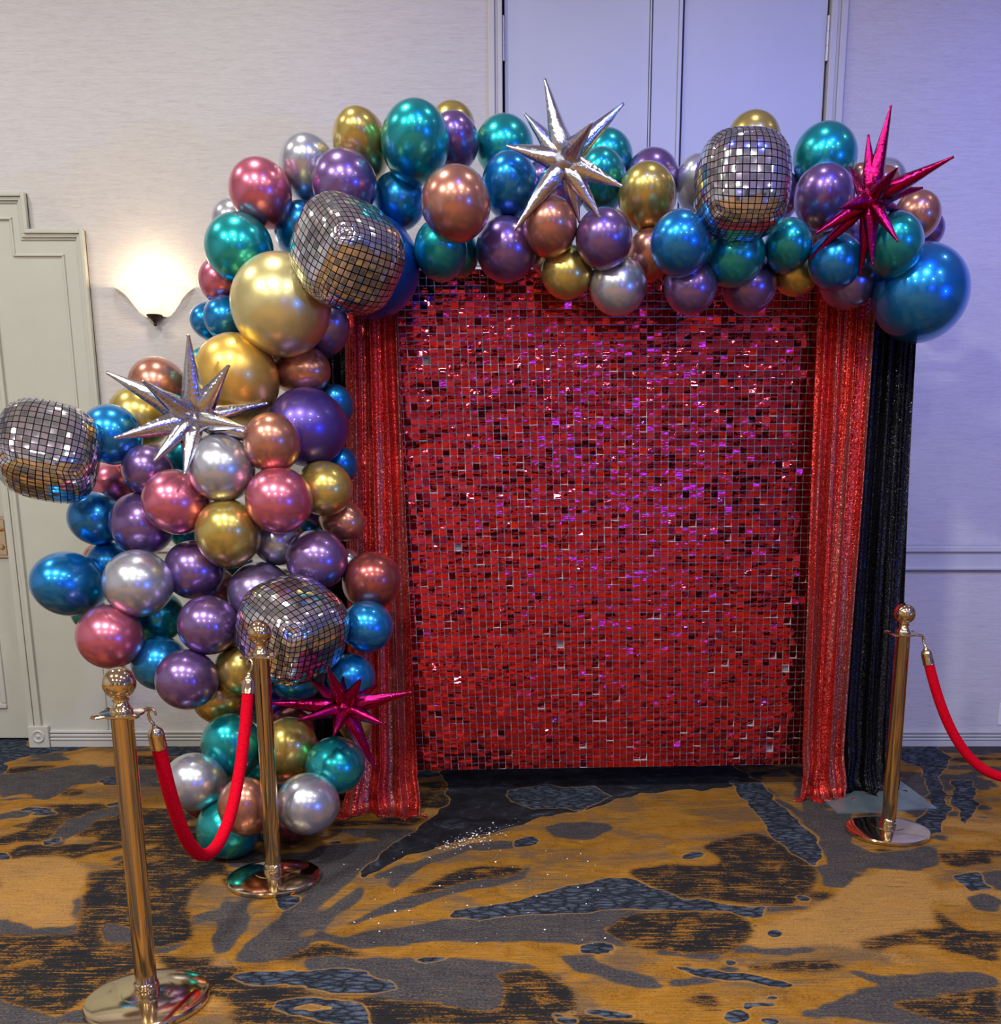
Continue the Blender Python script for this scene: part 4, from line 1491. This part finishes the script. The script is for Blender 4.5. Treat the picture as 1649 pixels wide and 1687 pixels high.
pairs = []
for i in range(len(items)):
    for j in range(i):
        a, c = items[i], items[j]
        if math.hypot(a['cx'] - c['cx'], a['cy'] - c['cy']) < a['r'] + c['r']:
            pairs.append((i, j))
for itn in range(500):
    mv = [0.0] * len(items)
    for i, j in pairs:
        a, c = items[i], items[j]
        pa, pb_ = a['d'] * a['y'], c['d'] * c['y']
        need = 0.93 * (a['r'] * a['k'] * a['y'] + c['r'] * c['k'] * c['y'])
        lat2 = ((pa - pb_)[0]) ** 2 + ((pa - pb_)[2]) ** 2
        if lat2 >= need * need:
            continue
        dz = math.sqrt(need * need - lat2)
        sgn = 1 if (a['ly'], a['t'], i) > (c['ly'], c['t'], j) else -1
        gap = sgn * (a['y'] - c['y'])
        if gap < dz:
            pushd = 0.22 * (dz - gap)
            mv[i] += sgn * pushd
            mv[j] -= sgn * pushd
    for k, it in enumerate(items):
        it['y'] += max(-0.03, min(0.03, mv[k])) + 0.006 * (it['t'] - it['y'])
        clamp_y(it)


def balloon_mesh():
    """unit balloon: centre at origin, neck along -Z, knot with rolled lip"""
    bm = bmesh.new()
    prof = []
    n = 26
    for k in range(n + 1):
        t = math.pi * k / n
        z = math.cos(t)
        r = math.sin(t)
        if z < 0:
            s = -z
            z = -(s * 1.02 + 0.20 * s ** 3)
            r *= (1 - 0.10 * s ** 2)
        if k > n - 2:
            break
        prof.append((r, z * 1.05))
    prof += [(0.085, -1.30), (0.050, -1.335), (0.040, -1.36), (0.075, -1.375), (0.078, -1.40), (0.045, -1.405), (0.05, -1.44), (0.085, -1.47), (0.078, -1.475), (0, -1.45)]
    lathe(bm, prof, 40)
    me = bpy.data.meshes.new('latex_balloon')
    bmesh.ops.recalc_face_normals(bm, faces=bm.faces)
    for f in bm.faces:
        f.smooth = True
    bm.to_mesh(me)
    bm.free()
    me.materials.append(BAL['teal'])
    return me


BAL_ME = balloon_mesh()
b0 = None
for k, (col, cx, cy, rx, ry, ly, tl, lb) in enumerate(BL_):
    it = items[k]
    P_, t = at(cx, cy, it['y'])
    mpp = t / F
    if b0 is None:
        o = b0 = bpy.data.objects.new('latex_balloon', BAL_ME)
    else:
        o = b0.copy()
    COL.objects.link(o)
    small, large = min(rx, ry), max(rx, ry)
    e = 1.14                                   # length to width of the inflated body
    vd = (P_ - Vector((0, 0, CAMZ))).normalized()
    rgt = vd.cross(Vector((0, 0, 1))).normalized()
    upv = rgt.cross(vd)
    ratio = min(large / small, 1.135)
    s2 = (ratio ** 2 - 1) / (e ** 2 - 1)
    phi = math.asin(math.sqrt(max(0.0, min(1, s2))))
    if tl is None:
        core = 45 if cx < 620 else 90
        tl = 90 if ry > rx else 0
        phi = max(phi, R(8))
    else:
        phi = R(62) if 'neck' in lb else max(phi, R(16))
    kz = 1.0
    if phi > R(40) and 'neck' not in lb:
        phi = R(40)
        kz = max(1.0, math.sqrt(((large / small) ** 2 - math.cos(phi) ** 2) / math.sin(phi) ** 2) / e)
    tdir = (rgt * math.cos(R(tl)) - upv * math.sin(R(tl))) * math.sin(phi) + vd * math.cos(phi)
    q = Vector((0, 0, -1)).rotation_difference(tdir)
    o.rotation_mode = 'QUATERNION'
    o.rotation_quaternion = q
    o.location = P_
    sc_ = (small if kz > 1 else (rx + ry) / 2 / (1 + 0.07 * math.sin(phi) ** 2)) * mpp * 1.045
    o.scale = (sc_, sc_, sc_ * kz)
    o.material_slots[0].link = 'OBJECT'
    o.material_slots[0].material = BAL[col]
    tag(o, lb, 'balloon', 'latex balloons of the garland')

# ------------------------------------------------------------------ foil mirror cubes


def cube_mesh(n=22, p=3.0):
    bm = bmesh.new()
    uvl = bm.loops.layers.uv.new('UVMap')
    cache = {}

    def vert(P):
        key = (round(P.x, 4), round(P.y, 4), round(P.z, 4))
        if key not in cache:
            m_ = max(abs(P.x), abs(P.y), abs(P.z))
            nrm_ = (abs(P.x) ** p + abs(P.y) ** p + abs(P.z) ** p) ** (1 / p)
            Q = P / nrm_
            # foil puckers along the seams where two faces meet
            srt = sorted((abs(P.x), abs(P.y), abs(P.z)))
            seam = max(0.0, 1 - (1 - srt[1]) / 0.10)
            pucker = 1 - 0.018 * seam * (0.5 + 0.5 * math.sin(31 * (P.x + 1.3 * P.y + 0.7 * P.z)))
            corner = max(0.0, (srt[0] - 0.72) / 0.28)
            cache[key] = bm.verts.new(Q * pucker * (1 - 0.05 * corner))
        return cache[key]

    axes = [(Vector((1, 0, 0)), Vector((0, 1, 0)), Vector((0, 0, 1))), (Vector((-1, 0, 0)), Vector((0, -1, 0)), Vector((0, 0, 1))),
            (Vector((0, 1, 0)), Vector((-1, 0, 0)), Vector((0, 0, 1))), (Vector((0, -1, 0)), Vector((1, 0, 0)), Vector((0, 0, 1))),
            (Vector((0, 0, 1)), Vector((1, 0, 0)), Vector((0, 1, 0))), (Vector((0, 0, -1)), Vector((1, 0, 0)), Vector((0, -1, 0)))]
    for N, A, C in axes:
        for i in range(n):
            for j in range(n):
                us = []
                vs = []
                for di, dj in ((0, 0), (1, 0), (1, 1), (0, 1)):
                    u = (i + di) / n
                    v = (j + dj) / n
                    us.append((u, v))
                    vs.append(vert(N + A * (2 * u - 1) + C * (2 * v - 1)))
                try:
                    f = bm.faces.new(vs)
                except ValueError:
                    continue
                f.smooth = True
                for lp, uv in zip(f.loops, us):
                    lp[uvl].uv = uv
    bmesh.ops.recalc_face_normals(bm, faces=bm.faces)
    me = bpy.data.meshes.new('mirror_cube_balloon')
    bm.to_mesh(me)
    bm.free()
    me.materials.append(M_DISCO)
    return me


CM = cube_mesh()
CROT = [(R(38), R(8), R(42)), (R(-4), R(0), R(2)), (R(30), R(-12), R(52)), (R(62), R(12), R(18))]
CLAB = ['tilted foil cube balloon with mirror tile print at the bend of the arch',
        'upright foil cube balloon with mirror tile print on top of the arch',
        'lower foil cube balloon with mirror tile print behind the ball of a brass post',
        'rounded foil balloon with mirror tile print floating before the grey side door']
CSC = [(0.96, 1.0, 0.96), (0.97, 1, 1.03), (1.0, 0.98, 0.95), (1.02, 0.98, 0.93)]
c0_ = None
for k, (cx, cy, r, ly) in enumerate(CUBES):
    it = items[len(BL_) + k]
    P_, t = at(cx, cy, it['y'])
    if c0_ is None:
        o = c0_ = bpy.data.objects.new('mirror_cube_balloon', CM)
    else:
        o = c0_.copy()
    COL.objects.link(o)
    o.location = P_
    o.rotation_euler = CROT[k]
    s = r * t / F * 0.97
    o.scale = tuple(s * q for q in CSC[k])
    tag(o, CLAB[k], 'foil balloon', 'mirror tile foil balloons')

# ------------------------------------------------------------------ starbursts


def spike_mesh(seed, mat):
    rr = random.Random(seed)
    bm = bmesh.new()
    prof = [(0.030, 0.0), (0.062, 0.10), (0.078, 0.20), (0.080, 0.26), (0.066, 0.42), (0.046, 0.62), (0.026, 0.82), (0.012, 0.96), (0.013, 0.985), (0.010, 1.0), (0, 1.0)]
    n = 14
    rings = []
    for r_, z_ in prof:
        if r_ == 0:
            rings.append([bm.verts.new((0, 0, z_))])
            continue
        ring = []
        for k in range(n):
            a = 2 * math.pi * k / n
            q = r_ * (1 + 0.12 * math.cos(2 * a) + 0.10 * (-1) ** k + rr.uniform(-0.08, 0.08))
            ring.append(bm.verts.new((q * math.cos(a), q * math.sin(a), z_)))
        rings.append(ring)
    for A, Bq in zip(rings, rings[1:]):
        for k in range(n):
            k2 = (k + 1) % n
            if len(Bq) == 1:
                bm.faces.new((A[k], A[k2], Bq[0]))
            else:
                bm.faces.new((A[k], A[k2], Bq[k2], Bq[k]))
    bmesh.ops.recalc_face_normals(bm, faces=bm.faces)
    for f in bm.faces:
        f.smooth = True
    me = bpy.data.meshes.new('spike')
    bm.to_mesh(me)
    bm.free()
    me.materials.append(mat)
    return me


def hub_mesh(mat):
    bm = bmesh.new()
    bmesh.ops.create_icosphere(bm, subdivisions=3, radius=1)
    for v in bm.verts:
        v.co *= 1 + 0.12 * math.sin(7 * v.co.x + 3 * v.co.z) * math.sin(8 * v.co.y + 1)
    for f in bm.faces:
        f.smooth = True
    me = bpy.data.meshes.new('hub')
    bm.to_mesh(me)
    bm.free()
    me.materials.append(mat)
    return me


SPK = {m_.name: [spike_mesh(q, m_) for q in range(4)] for m_ in (M_FOILS, M_FOILM)}
HUB = {m_.name: hub_mesh(m_) for m_ in (M_FOILS, M_FOILM)}


def starburst(idx, mat, tips, label, Lmul=1.04, fat=1.0):
    cx, cy, r, ly = STARS[idx]
    it = items[len(BL_) + len(CUBES) + idx]
    C, t = at(cx, cy, it['y'])
    mpp = t / F
    root = empty('starburst_balloon', C)
    tag(root, label, 'foil balloon', 'foil starburst balloons')
    h = bpy.data.objects.new('hub', HUB[mat.name])
    COL.objects.link(h)
    h.parent = root
    hr = 19 * mpp
    h.scale = (hr, hr, hr)
    vd = (C - Vector((0, 0, CAMZ))).normalized()
    rgt = vd.cross(Vector((0, 0, 1))).normalized()
    upv = rgt.cross(vd)
    L = max(math.hypot(x - cx, y - cy) for x, y, s in tips) * Lmul
    rr = random.Random(idx)
    for q, (x, y, s) in enumerate(tips):
        dx, dy = x - cx, y - cy
        pl = math.hypot(dx, dy)
        # spikes differ somewhat in length; the rest of the length points towards or away from the viewer
        Lk = max(pl * 1.02, min(L, pl * 1.5, max(0.72 * L, pl * 1.02)))
        dep = math.sqrt(max(0, Lk * Lk - pl * pl)) * s
        D = rgt * dx - upv * dy - vd * dep
        o = bpy.data.objects.new('spike', SPK[mat.name][q % 4])
        COL.objects.link(o)
        o.parent = root
        o.rotation_mode = 'QUATERNION'
        o.rotation_quaternion = Vector((0, 0, 1)).rotation_difference(D.normalized())
        ln = D.length * mpp
        wd = L * mpp * 1.32 * fat
        o.scale = (wd, wd, ln)
    return root


# tips in pixels; +1 leans to the viewer, -1 leans away
starburst(0, M_FOILS, [(897, 148, -1), (864, 196, -1), (833, 242, -1), (846, 367, 1), (973, 213, 1), (1026, 183, -1), (1026, 303, 1), (990, 349, 1), (956, 358, -1), (905, 262, -1), (938, 268, 1)], 'silver foil starburst balloon on top of the arch before the white doors')
starburst(1, M_FOILS, [(190, 620, -1), (247, 634, 1), (320, 560, 1), (379, 605, 1), (441, 662, -1), (457, 731, 1), (396, 702, 1), (196, 722, 1), (254, 756, 1), (299, 777, 1), (330, 700, 1)], 'silver foil starburst balloon on the column, across the amber giant', 1.02)
starburst(2, M_FOILM, [(1456, 194, -1), (1424, 233, -1), (1471, 287, 1), (1555, 277, 1), (1516, 317, -1), (1481, 393, 1), (1444, 428, 1), (1425, 446, -1), (1338, 416, -1), (1349, 374, 1), (1388, 338, 1), (1396, 276, -1), (1490, 352, -1)], 'magenta foil starburst balloon at the end of the arch', 1.0, 0.82)
starburst(3, M_FOILM, [(511, 1114, -1), (543, 1100, 1), (567, 1113, -1), (595, 1121, 1), (624, 1129, -1), (677, 1145, 1), (631, 1197, 1), (615, 1273, -1), (549, 1209, 1), (494, 1183, 1), (443, 1153, -1)], 'magenta foil starburst balloon low on the column beside the red curtain', 1.0, 0.9)

# ------------------------------------------------------------------ small pale flakes on the carpet
rg = random.Random(21)
b = bmesh.new()
for k in range(230):
    if k < 150:
        px_, py_ = rg.gauss(775, 32), 0
        py_ = 1384 - (px_ - 775) * 0.30 + rg.gauss(0, 7)
    else:
        px_, py_ = rg.uniform(560, 1000), rg.uniform(1370, 1560)
    p = on_floor(px_, py_)
    s = rg.uniform(0.0018, 0.0052)
    q = [Vector((s * math.cos(a + k), 0.8 * s * math.sin(a + k), 0)) for a in (0, 1.57, 3.14, 4.71)]
    rot = Matrix.Rotation(rg.gauss(0, 0.35), 3, 'X') @ Matrix.Rotation(rg.gauss(0, 0.35), 3, 'Y')
    top = [b.verts.new(p + rot @ v + Vector((0, 0, 0.004))) for v in q]
    bot = [b.verts.new(p + rot @ v + Vector((0, 0, 0.0034))) for v in q]
    b.faces.new(top)
    b.faces.new(list(reversed(bot)))
    for i in range(4):
        b.faces.new((top[i], bot[i], bot[(i + 1) % 4], top[(i + 1) % 4]))
o = obj('specks', b, simple('pale_flake', (0.95, 0.95, 0.92), 0.4, 0.0))
tag(o, 'small pale flakes scattered on the carpet before the shimmer wall', 'specks', kind='stuff')
